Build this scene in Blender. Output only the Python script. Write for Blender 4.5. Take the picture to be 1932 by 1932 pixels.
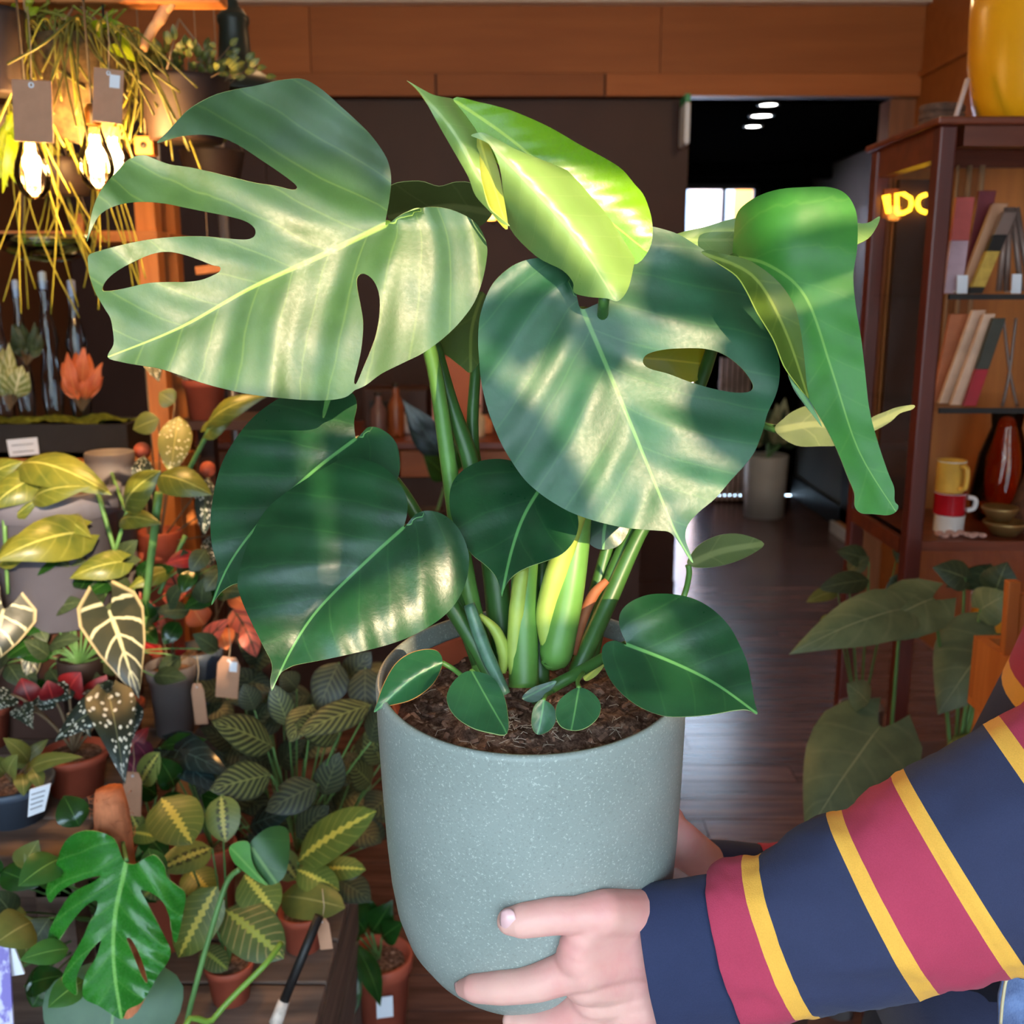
import bpy, bmesh, math, random
import numpy as np
from mathutils import Vector, Matrix, noise
from mathutils.geometry import delaunay_2d_cdt

for _o in list(bpy.data.objects): bpy.data.objects.remove(_o)
scene = bpy.context.scene
COL = scene.collection
random.seed(7)
R = math.radians

# ------------------------------------------------------------------ camera, sky, sun, exposure
CH = 1.60                     # camera height above the floor
PITCH = R(12.0)               # tilted down
FPX = 1932.0                  # focal length in pixels of the 1932 frame
CAM = Vector((0, 0, CH))
FWD = Vector((0, math.cos(PITCH), -math.sin(PITCH)))
UPV = Vector((0, math.sin(PITCH), math.cos(PITCH)))

cam_data = bpy.data.cameras.new('camera')
cam_data.sensor_width = 36.0
cam_data.sensor_fit = 'HORIZONTAL'
cam_data.lens = 36.0
cam_data.clip_start = 0.05
cam_data.dof.use_dof = True
cam_data.dof.focus_distance = 0.82
cam_data.dof.aperture_fstop = 9.0
cam = bpy.data.objects.new('camera', cam_data)
COL.objects.link(cam)
cam.location = CAM
cam.rotation_euler = (R(90) - PITCH, 0, 0)
scene.camera = cam

world = bpy.data.worlds.new('sky')
scene.world = world
world.use_nodes = True
bgn = world.node_tree.nodes['Background']
bgn.inputs['Color'].default_value = (0.55, 0.77, 1.0, 1)
bgn.inputs['Strength'].default_value = 14.5

sun_data = bpy.data.lights.new('sun', 'SUN')
sun_data.energy = 7.2
sun_data.color = (1.0, 0.74, 0.46)
sun_data.angle = R(0.3)
sun = bpy.data.objects.new('sun', sun_data)
COL.objects.link(sun)
SUND = Vector((-0.42, 1.0, -0.36)).normalized()
sun.rotation_euler = SUND.to_track_quat('-Z', 'Y').to_euler()
sun.location = (4, -9, 7)

por = bpy.data.lights.new('window_portal', 'AREA')
por.shape = 'RECTANGLE'; por.size = 3.9; por.size_y = 2.45
por.cycles.is_portal = True
po = bpy.data.objects.new('window_portal', por)
COL.objects.link(po)
po.location = (-0.12, -2.18, 1.62)
po.rotation_euler = (R(90), 0, 0)        # faces the room

scene.view_settings.view_transform = 'Standard'
scene.view_settings.look = 'None'
scene.view_settings.gamma = 1.0
scene.view_settings.use_curve_mapping = False
scene.view_settings.exposure = 0.42

# ------------------------------------------------------------------ helpers
def ray(px, py):
    return FWD + Vector((1, 0, 0)) * ((px - 966.0) / FPX) - UPV * ((py - 966.0) / FPX)
def P(px, py, Y):
    d = ray(px, py)
    return CAM + d * (Y / d.y)
def PZ(px, py, z):
    d = ray(px, py)
    return CAM + d * ((z - CH) / d.z)
def msz(px, p):
    """metres covered by px pixels at world point p"""
    return px * (Vector(p) - CAM).dot(FWD) / FPX
def S(r, g, b):
    f = lambda c: (c / 255 / 12.92) if c <= 10 else ((c / 255 + 0.055) / 1.055) ** 2.4
    return (f(r), f(g), f(b), 1.0)

OFF = {}
def tag(o, label=None, cat=None, group=None, kind=None):
    if label: o['label'] = label
    if cat: o['category'] = cat
    if group: o['group'] = group
    if kind: o['kind'] = kind
    return o
def thing(name, loc, label, cat, group=None):
    o = bpy.data.objects.new(name, None)
    o.empty_display_size = 0.05
    COL.objects.link(o)
    o.location = Vector(loc)
    OFF[o] = Vector(loc)
    return tag(o, label, cat, group)
def mk(name, verts, faces, mat, parent=None, smooth=True, uv=None, mats=None, fmat=None, origin=None):
    verts = [Vector(v) for v in verts]
    if parent is not None: off = OFF[parent]
    elif origin is not None: off = Vector(origin)
    else:
        xs = [v.x for v in verts]; ys = [v.y for v in verts]; zs = [v.z for v in verts]
        off = Vector(((min(xs) + max(xs)) / 2, (min(ys) + max(ys)) / 2, min(zs)))
    me = bpy.data.meshes.new(name)
    me.from_pydata([v - off for v in verts], [], faces)
    for m in (mats or [mat]): me.materials.append(m)
    if fmat is not None: me.polygons.foreach_set('material_index', fmat)
    if smooth: me.polygons.foreach_set('use_smooth', [True] * len(me.polygons))
    if uv is not None:
        l = me.uv_layers.new(name='UVMap')
        vi = np.zeros(len(me.loops), dtype=np.int32); me.loops.foreach_get('vertex_index', vi)
        ua = np.array(uv, dtype=np.float32)[vi]
        l.data.foreach_set('uv', ua.ravel())
    me.update()
    o = bpy.data.objects.new(name, me)
    COL.objects.link(o)
    if parent is not None: o.parent = parent
    else: o.location = off
    OFF[o] = off
    return o
def joinm(*parts):
    V, F = [], []
    for v, f in parts:
        n = len(V); V += list(v); F += [tuple(i + n for i in q) for q in f]
    return V, F
def box(c, s, rz=0.0, rx=0.0, ry=0.0):
    c = Vector(c); h = Vector(s) / 2
    M = Matrix.Rotation(rz, 3, 'Z') @ Matrix.Rotation(ry, 3, 'Y') @ Matrix.Rotation(rx, 3, 'X')
    v = [c + M @ Vector((x * h.x, y * h.y, z * h.z)) for z in (-1, 1) for y in (-1, 1) for x in (-1, 1)]
    f = [(0, 2, 3, 1), (4, 5, 7, 6), (0, 1, 5, 4), (2, 6, 7, 3), (0, 4, 6, 2), (1, 3, 7, 5)]
    return v, f
def bbox2(a, b):
    a = Vector(a); b = Vector(b)
    return box((a + b) / 2, (abs(b.x - a.x), abs(b.y - a.y), abs(b.z - a.z)))
def bevel(o, w=0.004, seg=2):
    m = o.modifiers.new('bevel', 'BEVEL'); m.width = w; m.segments = seg; m.limit_method = 'ANGLE'
    return o
def lathe(prof, base, segs=32, axis=None, side=None):
    """prof [(r,h)] turned about axis through base"""
    base = Vector(base)
    az = Vector(axis).normalized() if axis is not None else Vector((0, 0, 1))
    ax = az.orthogonal().normalized() if abs(az.z) < 0.999 else Vector((1, 0, 0))
    ay = az.cross(ax)
    V, F = [], []
    n = len(prof)
    for r, h in prof:
        for k in range(segs):
            a = 2 * math.pi * k / segs
            V.append(base + az * h + (ax * math.cos(a) + ay * math.sin(a)) * max(r, 1e-5))
    for i in range(n - 1):
        for k in range(segs):
            k2 = (k + 1) % segs
            F.append((i * segs + k, i * segs + k2, (i + 1) * segs + k2, (i + 1) * segs + k))
    return V, F
def tube(pts, rad, segs=8, cap=True):
    pts = [Vector(p) for p in pts]
    n = len(pts)
    rad = rad if isinstance(rad, (list, tuple)) else [rad] * n
    V, F = [], []
    prev = None
    for i, p in enumerate(pts):
        t = (pts[min(i + 1, n - 1)] - pts[max(i - 1, 0)])
        t = t.normalized() if t.length > 1e-9 else Vector((0, 0, 1))
        if prev is None: a = t.orthogonal().normalized()
        else:
            a = prev - t * prev.dot(t)
            a = a.normalized() if a.length > 1e-6 else t.orthogonal().normalized()
        prev = a
        b = t.cross(a)
        for k in range(segs):
            an = 2 * math.pi * k / segs
            V.append(p + (a * math.cos(an) + b * math.sin(an)) * rad[i])
    for i in range(n - 1):
        for k in range(segs):
            k2 = (k + 1) % segs
            F.append((i * segs + k, i * segs + k2, (i + 1) * segs + k2, (i + 1) * segs + k))
    if cap:
        F.append(tuple(range(segs - 1, -1, -1)))
        F.append(tuple((n - 1) * segs + k for k in range(segs)))
    return V, F
def crom(pts, n=6, closed=False):
    pts = [Vector(p) for p in pts]
    out = []
    N = len(pts)
    rng = range(N) if closed else range(N - 1)
    for i in rng:
        if closed: a, b, c, d = pts[i - 1], pts[i], pts[(i + 1) % N], pts[(i + 2) % N]
        else: a, b, c, d = pts[max(i - 1, 0)], pts[i], pts[i + 1], pts[min(i + 2, N - 1)]
        for k in range(n):
            t = k / n
            out.append(0.5 * ((2 * b) + (c - a) * t + (2 * a - 5 * b + 4 * c - d) * t * t + (3 * b - 3 * c + d - a) * t ** 3))
    if not closed: out.append(pts[-1])
    return out
def ball(c, r, seg=12, ring=8, sc=(1, 1, 1)):
    c = Vector(c)
    prof = [(r * math.sin(math.pi * i / ring), -r * math.cos(math.pi * i / ring)) for i in range(ring + 1)]
    V, F = lathe(prof, (0, 0, 0), seg)
    return [c + Vector((v.x * sc[0], v.y * sc[1], v.z * sc[2])) for v in V], F

# ------------------------------------------------------------------ materials
MATS = {}
class NT:
    """tiny node builder"""
    def __init__(self, name):
        m = bpy.data.materials.new(name); m.use_nodes = True
        self.m = m; self.t = m.node_tree; self.n = self.t.nodes
        self.b = self.n['Principled BSDF']; self.out = self.n['Material Output']
    def node(self, typ, **kw):
        x = self.n.new(typ)
        for k, v in kw.items(): setattr(x, k, v)
        return x
    def put(self, sock, v):
        if isinstance(v, bpy.types.NodeSocket): self.t.links.new(v, sock)
        else: sock.default_value = v
    def M(self, op, a, b=None, c=None):
        x = self.node('ShaderNodeMath', operation=op)
        self.put(x.inputs[0], a)
        if b is not None: self.put(x.inputs[1], b)
        if c is not None: self.put(x.inputs[2], c)
        return x.outputs[0]
    def mix(self, f, a, b):
        x = self.node('ShaderNodeMix', data_type='RGBA')
        self.put(x.inputs[0], f); self.put(x.inputs[6], a); self.put(x.inputs[7], b)
        return x.outputs[2]
    def step(self, v, lo, hi):
        x = self.node('ShaderNodeMapRange', interpolation_type='SMOOTHSTEP')
        self.put(x.inputs[0], v); x.inputs[1].default_value = lo; x.inputs[2].default_value = hi
        return x.outputs[0]
    def coord(self, kind='Object', scale=(1, 1, 1)):
        c = self.node('ShaderNodeTexCoord')
        mp = self.node('ShaderNodeMapping'); mp.inputs['Scale'].default_value = scale
        self.t.links.new(c.outputs[kind], mp.inputs[0])
        return mp.outputs[0]
    def noise(self, vec, scale, detail=3, rough=0.55):
        x = self.node('ShaderNodeTexNoise')
        self.put(x.inputs['Vector'], vec); x.inputs['Scale'].default_value = scale
        x.inputs['Detail'].default_value = detail; x.inputs['Roughness'].default_value = rough
        return x.outputs['Fac']
    def bump(self, h, strength=0.2, dist=0.01):
        x = self.node('ShaderNodeBump'); x.inputs['Strength'].default_value = strength
        x.inputs['Distance'].default_value = dist
        self.put(x.inputs['Height'], h)
        self.t.links.new(x.outputs[0], self.b.inputs['Normal'])
        return x
    def set(self, col=None, rough=None, spec=None, metal=None, **kw):
        if col is not None: self.put(self.b.inputs['Base Color'], col)
        if rough is not None: self.put(self.b.inputs['Roughness'], rough)
        if spec is not None: self.b.inputs['Specular IOR Level'].default_value = spec
        if metal is not None: self.b.inputs['Metallic'].default_value = metal
        for k, v in kw.items(): self.put(self.b.inputs[k], v)
def plain(name, col, rough=0.6, var=0.18, scale=14, bump=0.12, spec=0.4, metal=0.0, stretch=(1, 1, 1), bscale=60):
    if name in MATS: return MATS[name]
    t = NT(name)
    v = t.coord('Object', stretch)
    f = t.noise(v, scale)
    lo = tuple(c * (1 - var) for c in col[:3]) + (1,); hi = tuple(min(1, c * (1 + var)) for c in col[:3]) + (1,)
    t.set(t.mix(t.step(f, .3, .7), lo, hi), rough, spec, metal)
    if bump: t.bump(t.noise(v, bscale, 2), bump, 0.003)
    MATS[name] = t.m
    return t.m
def wood(name, c1, c2, axis='X', rough=0.5, scale=1.0, spec=0.35, bump=.15):
    if name in MATS: return MATS[name]
    t = NT(name)
    st = {'X': (1.2, 14, 14), 'Y': (14, 1.2, 14), 'Z': (14, 14, 1.2)}[axis]
    v = t.coord('Object', tuple(s * scale for s in st))
    oi = t.node('ShaderNodeObjectInfo')
    va = t.node('ShaderNodeVectorMath', operation='ADD'); t.put(va.inputs[0], v)
    cx = t.node('ShaderNodeCombineXYZ')
    k = t.M('MULTIPLY', oi.outputs['Random'], 31.0)
    for i in range(3): t.put(cx.inputs[i], k)
    t.put(va.inputs[1], cx.outputs[0])
    f = t.noise(va.outputs[0], 2.2, 6, .6)
    colr = t.mix(t.step(f, .3, .72), c1, c2)
    br = t.M('MULTIPLY_ADD', oi.outputs['Random'], .35, .82)
    hs = t.node('ShaderNodeHueSaturation'); t.put(hs.inputs['Color'], colr); t.put(hs.inputs['Value'], br)
    t.set(hs.outputs[0], rough, spec)
    t.bump(f, bump, .004)
    MATS[name] = t.m
    return t.m
def emit(name, col, strength):
    if name in MATS: return MATS[name]
    t = NT(name)
    t.set((0, 0, 0, 1), .5)
    t.b.inputs['Emission Color'].default_value = col
    t.b.inputs['Emission Strength'].default_value = strength
    MATS[name] = t.m
    return t.m
def clear(name, tint=(1, 1, 1, 1), refl=1.0, rough=.03):
    """thin glass: see-through with a fresnel reflection"""
    if name in MATS: return MATS[name]
    t = NT(name)
    tr = t.node('ShaderNodeBsdfTransparent'); tr.inputs[0].default_value = tint
    gl = t.node('ShaderNodeBsdfGlossy'); gl.inputs['Roughness'].default_value = rough
    fr = t.node('ShaderNodeFresnel'); fr.inputs[0].default_value = 1.45
    mx = t.node('ShaderNodeMixShader')
    t.put(mx.inputs[0], t.M('MULTIPLY', fr.outputs[0], refl))
    t.t.links.new(tr.outputs[0], mx.inputs[1]); t.t.links.new(gl.outputs[0], mx.inputs[2])
    t.t.links.new(mx.outputs[0], t.out.inputs[0])
    MATS[name] = t.m
    return t.m
def add_translucent(t, col, fac):
    tl = t.node('ShaderNodeBsdfTranslucent'); t.put(tl.inputs[0], col)
    mx = t.node('ShaderNodeMixShader'); mx.inputs[0].default_value = fac
    t.t.links.new(t.b.outputs[0], mx.inputs[1]); t.t.links.new(tl.outputs[0], mx.inputs[2])
    t.t.links.new(mx.outputs[0], t.out.inputs[0])
def uvs(t):
    u = t.node('ShaderNodeUVMap'); u.uv_map = 'UVMap'
    s = t.node('ShaderNodeSeparateXYZ'); t.t.links.new(u.outputs[0], s.inputs[0])
    return s.outputs[0], s.outputs[1], u.outputs[0]
def bigleaf(name, base, dark, rib, rough=.33, trans=.10, ribw=.006, vein=.35, spacing=.078, spec=.5, tcol=None, bump=.10):
    """the large leaves: uv = (distance from midrib, way along it) in units of 1000 photo pixels"""
    t = NT(name)
    u, v, _ = uvs(t)
    d = t.M('ABSOLUTE', t.M('SUBTRACT', u, .5))
    # lateral veins sweep forward from the midrib
    wob = t.noise(t.coord('Object'), 9, 2)
    ph = t.M('ADD', t.M('DIVIDE', t.M('SUBTRACT', v, t.M('MULTIPLY', t.M('POWER', d, .85), .62)), spacing), t.M('MULTIPLY_ADD', wob, .7, -.35))
    fr = t.M('ABSOLUTE', t.M('SUBTRACT', t.M('FRACT', ph), .5))
    lat = t.M('SUBTRACT', 1.0, t.step(fr, .0, .055))
    tp = t.node('ShaderNodeMapRange'); t.put(tp.inputs[0], v); tp.inputs[1].default_value = 0.0; tp.inputs[2].default_value = .62; tp.inputs[3].default_value = 1.0; tp.inputs[4].default_value = .22
    rb = t.M('SUBTRACT', 1.0, t.step(t.M('DIVIDE', d, tp.outputs[0]), ribw * .6, ribw * 1.5))
    nz = t.noise(t.coord('Object'), 26, 4)
    c = t.mix(t.step(nz, .3, .75), dark, base)
    c = t.mix(t.M('MULTIPLY', lat, vein), c, rib)
    c = t.mix(t.M('MULTIPLY', rb, .75), c, rib)
    fine = t.noise(t.coord('Object'), 260, 3, .65)
    t.set(c, t.M('MULTIPLY_ADD', fine, .22, t.M('MULTIPLY_ADD', nz, .12, rough - .06)), spec)
    h = t.M('ADD', t.M('MULTIPLY', t.M('COSINE', t.M('MULTIPLY', ph, 6.283)), -.6), t.M('ADD', t.M('MULTIPLY', t.noise(t.coord('Object'), 75, 3), .5), t.M('MULTIPLY', fine, .35)))
    t.bump(h, bump, .0022)
    add_translucent(t, tcol or rib, trans)
    MATS[name] = t.m
    return t.m
def pleaf(name, base, dark, rib, ribw=.05, N=0, k=1.2, linew=.2, line=None, lineamt=.8, zig=0, zigcol=None, blotch=None,
          spots=0, spotcol=(1, 1, 1, 1), spotr=.3, rough=.4, trans=.15, edge=None, soft=.08, spec=.45):
    """pattern leaves: uv = (across, along)"""
    if name in MATS: return MATS[name]
    t = NT(name)
    u, v, uvv = uvs(t)
    a = t.M('ABSOLUTE', t.M('MULTIPLY_ADD', u, 2.0, -1.0))
    nz = t.noise(t.coord('Object'), 22, 3)
    c = t.mix(t.step(nz, .3, .7), dark, base)
    if N:
        ph = t.M('SUBTRACT', t.M('MULTIPLY', v, float(N)), t.M('MULTIPLY', a, k))
        fr = t.M('ABSOLUTE', t.M('SUBTRACT', t.M('FRACT', ph), .5))
        ln = t.M('SUBTRACT', 1.0, t.step(fr, linew - soft, linew + soft))
        ln = t.M('MULTIPLY', ln, t.M('SUBTRACT', 1.0, t.step(a, .82, .98)))
        c = t.mix(t.M('MULTIPLY', ln, lineamt), c, line)
    if blotch is not None:
        zz = t.M('ABSOLUTE', t.M('SUBTRACT', t.M('FRACT', t.M('MULTIPLY', v, 6.0)), .5))
        bl = t.M('MULTIPLY', t.step(zz, .12, .22), t.M('SUBTRACT', 1.0, t.step(a, .30, .42)))
        c = t.mix(t.M('MULTIPLY', bl, .85), c, blotch)
    if zig:
        zz = t.M('ABSOLUTE', t.M('SUBTRACT', t.M('FRACT', t.M('MULTIPLY', v, float(zig))), .5))
        w = t.M('MULTIPLY_ADD', zz, .26, .07)
        zf = t.M('LESS_THAN', a, w)
        c = t.mix(zf, c, zigcol)
    if spots:
        vo = t.node('ShaderNodeTexVoronoi'); vo.inputs['Scale'].default_value = spots
        mp = t.node('ShaderNodeMapping'); mp.inputs['Scale'].default_value = (1, 2.0, 1)
        t.put(mp.inputs[0], uvv); t.put(vo.inputs['Vector'], mp.outputs[0])
        c = t.mix(t.M('SUBTRACT', 1.0, t.step(vo.outputs['Distance'], spotr, spotr + .06)), c, spotcol)
    c = t.mix(t.M('SUBTRACT', 1.0, t.step(a, ribw * .6, ribw * 1.4)), c, rib)
    if edge is not None: c = t.mix(t.step(a, .88, .95), c, edge)
    t.set(c, rough, spec)
    t.bump(nz, .12, .004)
    add_translucent(t, c, trans)
    MATS[name] = t.m
    return t.m
# ------------------------------------------------------------------ the setting
XL, XR, YF, YB, ZC, ZB = -2.2, 1.94, -2.2, 5.25, 2.97, 2.52
CX0, CX1, YE = 0.86, 2.30, 8.2
def struct(name, vf, mat, parent=None, label=None, smooth=False):
    o = mk(name, vf[0], vf[1], mat, parent, smooth)
    if parent is None: tag(o, label, None, None, 'structure')
    return o
m_floorbase = plain('floor gap', S(26, 16, 13), .8)
m_plank = wood('dark floor board', S(74, 50, 44), S(112, 80, 70), 'X', .24, 1.0, .6, .06)
m_ceil = plain('ceiling paint', S(205, 190, 172), .8, .04, 3, 0)
m_bulk = wood('warm brown panel', S(148, 86, 40), S(160, 95, 46), 'X', .55, .5, .3, .03)
m_darkwall = plain('dark brown panelling', S(60, 34, 24), .55, .12, 3, .04)
m_leftwall = plain('left wall brown', S(96, 62, 40), .7, .1, 3, .05)
m_corr = plain('corridor black paint', S(11, 10, 10), .95, .1, 3, .03, .0)
m_corrgrey = plain('corridor grey paint', S(96, 92, 86), .6, .06, 3, .03)
m_jamb = wood('jamb wood', S(128, 84, 56), S(150, 100, 68), 'Z', .5)
m_frame = plain('shopfront paint', S(40, 60, 52), .4, .05, 5, .02)
m_pave = plain('pavement', S(150, 148, 144), .9, .1, 6, .2)
m_facade = plain('pale facade', S(196, 186, 172), .85, .06, 2, .1)
m_black = plain('matt black', S(24, 22, 22), .5, .1, 10, .05)

floor = struct('floor', bbox2((XL - .2, YF, -.06), (CX1 + .1, YE, -.022)), m_floorbase, None, 'dark wooden board floor of the shop')
ROW = .125
nrow = int((YE - YF) / ROW)
meshes = {}
for i in range(nrow):
    y0 = YF + i * ROW
    if y0 < 0.35: continue
    xs = [XL - .2, -1.0 + random.uniform(-.5, .5), .75 + random.uniform(-.55, .55), CX1 + .1]
    for j in range(3):
        v, f = bbox2((xs[j] + .0015, y0 + .002, -.022), (xs[j + 1] - .0015, y0 + ROW - .002, random.uniform(-.0012, .0)))
        p = mk('plank', v, f, m_plank, floor, False)
v, f = bbox2((XL - .2, YF, -.022), (CX1 + .1, .40, -.001))
o = mk('plank', v, f, m_plank, floor, False)

ceil = struct('ceiling', bbox2((XL - .1, YF - .1, ZC), (XR + .1, YB + .2, ZC + .08)), m_ceil, None, 'pale ceiling over the shop floor')
wl = struct('wall_left', bbox2((XL - .1, YF, 0), (XL, YB, ZC)), m_leftwall, None, 'brown left wall behind the plant shelves')
wr = struct('wall_right', bbox2((XR, YF, 0), (XR + .1, YB, ZC)), m_bulk, None, 'warm brown right wall behind the glass cabinet')
tr1 = struct('trim_1', bbox2((XR - .02, 1.2, 2.60), (XR, YB, 2.625)), m_bulk, None, 'picture rail along the right wall')
wb = struct('wall_back', bbox2((XL, YB, 0), (CX0, YB + .12, ZC)), m_darkwall, None, 'dark brown panelled wall at the back of the shop')
for k, (xa, xb) in enumerate([(XL, -1.2), (-1.2, -.2), (-.2, CX0)]):
    v, f = bbox2((xa + .004, YB - .012, .12), (xb - .004, YB, ZB - .02)); mk('panel', v, f, m_darkwall, wb, False)
# bulkhead across the back: big boards above, a proud lower strip
bk = struct('wall_bulkhead', bbox2((XL, YB - .06, ZB), (XR, YB + .12, ZC)), m_darkwall, None, 'warm brown boarded bulkhead above the dark opening')
for xa, xb in [(XL, -.95), (-.95, .70), (.70, XR)]:
    v, f = bbox2((xa + .002, YB - .075, ZB + .105), (xb - .002, YB - .06, ZC - .02)); mk('panel', v, f, m_bulk, bk, False)
for xa, xb in [(XL, -.36), (-.36, .44), (.44, XR)]:
    v, f = bbox2((xa + .005, YB - .095, ZB), (xb - .005, YB - .06, ZB + .1)); mk('panel', v, f, m_bulk, bk, False)
tr2 = struct('trim_2', bbox2((XL, YB - .14, ZC - .05), (XR, YB - .075, ZC)), m_ceil, None, 'pale cornice between ceiling and bulkhead')
dj = struct('trim_3', bbox2((XR - .12, YB - .03, 0), (XR, YB + .12, ZB)), m_jamb, None, 'wooden door jamb at the right of the corridor opening')
bb = struct('baseboard_back', bbox2((XL, YB - .03, 0), (CX0, YB - .012, .12)), m_darkwall, None, 'dark skirting under the back wall')
# corridor
struct('wall_corridor_left', bbox2((CX0 - .1, YB + .12, 0), (CX0, YE, ZB)), m_corr, None, 'black left wall of the corridor')
cw = struct('wall_corridor_right', bbox2((CX1, YB + .12, 0), (CX1 + .1, YE, ZB)), m_corrgrey, None, 'grey right wall of the corridor')
struct('wall_corridor_near', bbox2((XR, YB + .05, 0), (CX1 + .1, YB + .12, ZB)), m_corr, None, 'short return wall beside the corridor opening')
struct('ceiling_corridor', bbox2((CX0 - .1, YB + .0, ZB), (CX1 + .1, YE, ZB + .06)), m_corr, None, 'black corridor ceiling with recessed spots')
struct('trim_4', bbox2((CX0, YE - .5, ZB - .10), (CX1, YE - .42, ZB)), m_corr, None, 'dark beam across the corridor ceiling')
struct('baseboard_corridor', bbox2((CX1 - .03, 6.4, 0), (CX1, YE, .16)), m_black, None, 'black skirting along the corridor')
d1 = struct('door_1', bbox2((CX1 - .03, 6.1, 0), (CX1 + .02, 6.95, 2.15)), m_black, None, 'black door in the corridor right wall')
# end wall with a bright window
W0, W1, WZ0, WZ1 = 0.96, 1.90, 1.75, 2.43
v, f = joinm(bbox2((CX0 - .1, YE, 0), (W0, YE + .1, ZB)), bbox2((W1, YE, 0), (CX1 + .1, YE + .1, ZB)),
             bbox2((W0, YE, WZ1), (W1, YE + .1, ZB)), bbox2((1.5, YE, 0), (W1, YE + .1, WZ0)), bbox2((W0, YE, 0), (1.5, YE + .1, .12)))
struct('wall_corridor_end', (v, f), m_corr, None, 'black end wall of the corridor around a bright window')
w1 = struct('window_1', joinm(bbox2((W0, YE, WZ0), (W0 + .04, YE + .06, WZ1)), bbox2((W1 - .04, YE, WZ0), (W1, YE + .06, WZ1)),
            bbox2((W0, YE, WZ1 - .04), (W1, YE + .06, WZ1)), bbox2((W0, YE, WZ0), (W1, YE + .06, WZ0 + .04)), bbox2((1.62, YE, WZ0), (1.645, YE + .05, WZ1))),
            m_black, None, 'bright window at the far end of the corridor')
v, f = bbox2((W0 + .01, YE + .02, .12), (1.5, YE + .026, WZ0)); mk('pane', v, f, clear('pane glass'), w1, False)
v, f = bbox2((W0 + .04, YE + .03, WZ0 + .04), (W1 - .04, YE + .036, WZ1 - .04)); mk('pane', v, f, clear('pane glass'), w1, False)
# yard seen through it
m_pink = plain('pink render', S(226, 196, 190), .8, .05, 3, .05)
m_sky = plain('pale blue render', S(196, 216, 240), .8, .03, 3, .05)
struct('wall_yard_left', bbox2((.7, YE + .1, 0), (.8, 10.9, 3.2)), m_pink, None, 'pale yard wall left of the far window view')
struct('wall_yard_right', bbox2((3.2, YE + .1, 0), (3.3, 10.9, 3.2)), m_pink, None, 'pale yard wall right of the far window view')
struct('wall_yard_back', bbox2((.7, 10.9, 0), (3.3, 11.0, 3.2)), m_sky, None, 'pale blue yard wall seen through the far window')
struct('wall_yard', bbox2((1.80, 10.7, 0), (2.14, 10.88, 2.9)), m_pink, None, 'pinkish rendered pier seen through the far window')
struct('wall_yard_fence', bbox2((2.16, 10.3, 0), (2.6, 10.4, 2.8)), plain('orange boards', S(196, 120, 52), .8, .15, 3, .05), None, 'orange timber hoarding seen through the far window')
# shop front behind the camera
gx0, gx1, gz0, gz1 = -2.05, 1.82, .42, 2.84
v, f = joinm(bbox2((XL, YF - .1, 0), (gx0, YF, ZC)), bbox2((gx1, YF - .1, 0), (XR, YF, ZC)),
             bbox2((gx0, YF - .1, gz1), (gx1, YF, ZC)), bbox2((gx0, YF - .1, 0), (gx1, YF, gz0)))
struct('wall_front', (v, f), m_leftwall, None, 'shop front wall around the display window')
parts = [bbox2((gx0, YF - .07, z), (gx1, YF - .02, z + .05)) for z in (gz0, 2.18, gz1 - .05)]
parts += [bbox2((x - .03, YF - .07, gz0), (x + .03, YF - .02, gz1)) for x in (gx0 + .03, -.55, .72, gx1 - .03)]
w2 = struct('window_2', joinm(*parts), m_frame, None, 'shop display window with green frame')
# unseen opaque pieces added on the upper panes to cut the sun into patches
def sun_mask(pxs, rnd=0):
    # corners given by where the sun carries their shadow in the room; the pieces sit on the glass
    V = []
    for px, py in pxs:
        q = P(px, py, .80); k = (q.y - (YF - .045)) / SUND.y
        V.append(q - SUND * k)
    n = len(V)
    W = V + [q + Vector((0, .003, 0)) for q in V]
    F = [tuple(range(n)), tuple(range(2 * n - 1, n - 1, -1))] + [(i, n + i, n + (i + 1) % n, (i + 1) % n) for i in range(n)]
    mk('sun_mask_piece', W, F, m_facade, w2, False)
def disc(cx, cy, r, r2=None):
    return [(cx + r * math.cos(a), cy + (r2 or r) * math.sin(a)) for a in [i * .2618 for i in range(24)]]
sun_mask([(885, 560), (1000, 545), (1085, 560), (1085, 640), (960, 720), (895, 640)])
sun_mask([(1240, 440), (1360, 470), (1600, 400), (1800, 390), (1800, 470), (1345, 612), (1205, 612), (1200, 560)])
sun_mask([(1345, 640), (1800, 470), (1800, 1120), (1420, 1120), (1345, 1010)])
sun_mask(disc(1375, 790, 112, 105))
sun_mask(disc(1130, 655, 55, 70))
sun_mask([(840, 660), (1000, 790), (1080, 960), (1060, 1160), (870, 1160), (840, 1000)])
sun_mask([(380, 770), (592, 770), (608, 1140), (560, 1180), (380, 1180)])
sun_mask([(640, 770), (835, 770), (835, 1040), (600, 1150), (625, 1020)])
sun_mask([(300, 60), (730, 60), (730, 400), (640, 330), (470, 290), (300, 300)])
sun_mask([(850, 1165), (1180, 1165), (1180, 1290), (860, 1290)])
sun_mask([(1230, 1130), (1500, 1130), (1500, 1290), (1260, 1290)])
struct('ground_street', bbox2((-30, -16, -.2), (30, YF - .1, -.05)), m_pave, None, 'pale street paving outside the window')
struct('wall_opposite', bbox2((-30, -17.5, -.2), (30, -16.0, 7.34)), m_facade, None, 'pale facade across the street')

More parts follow.
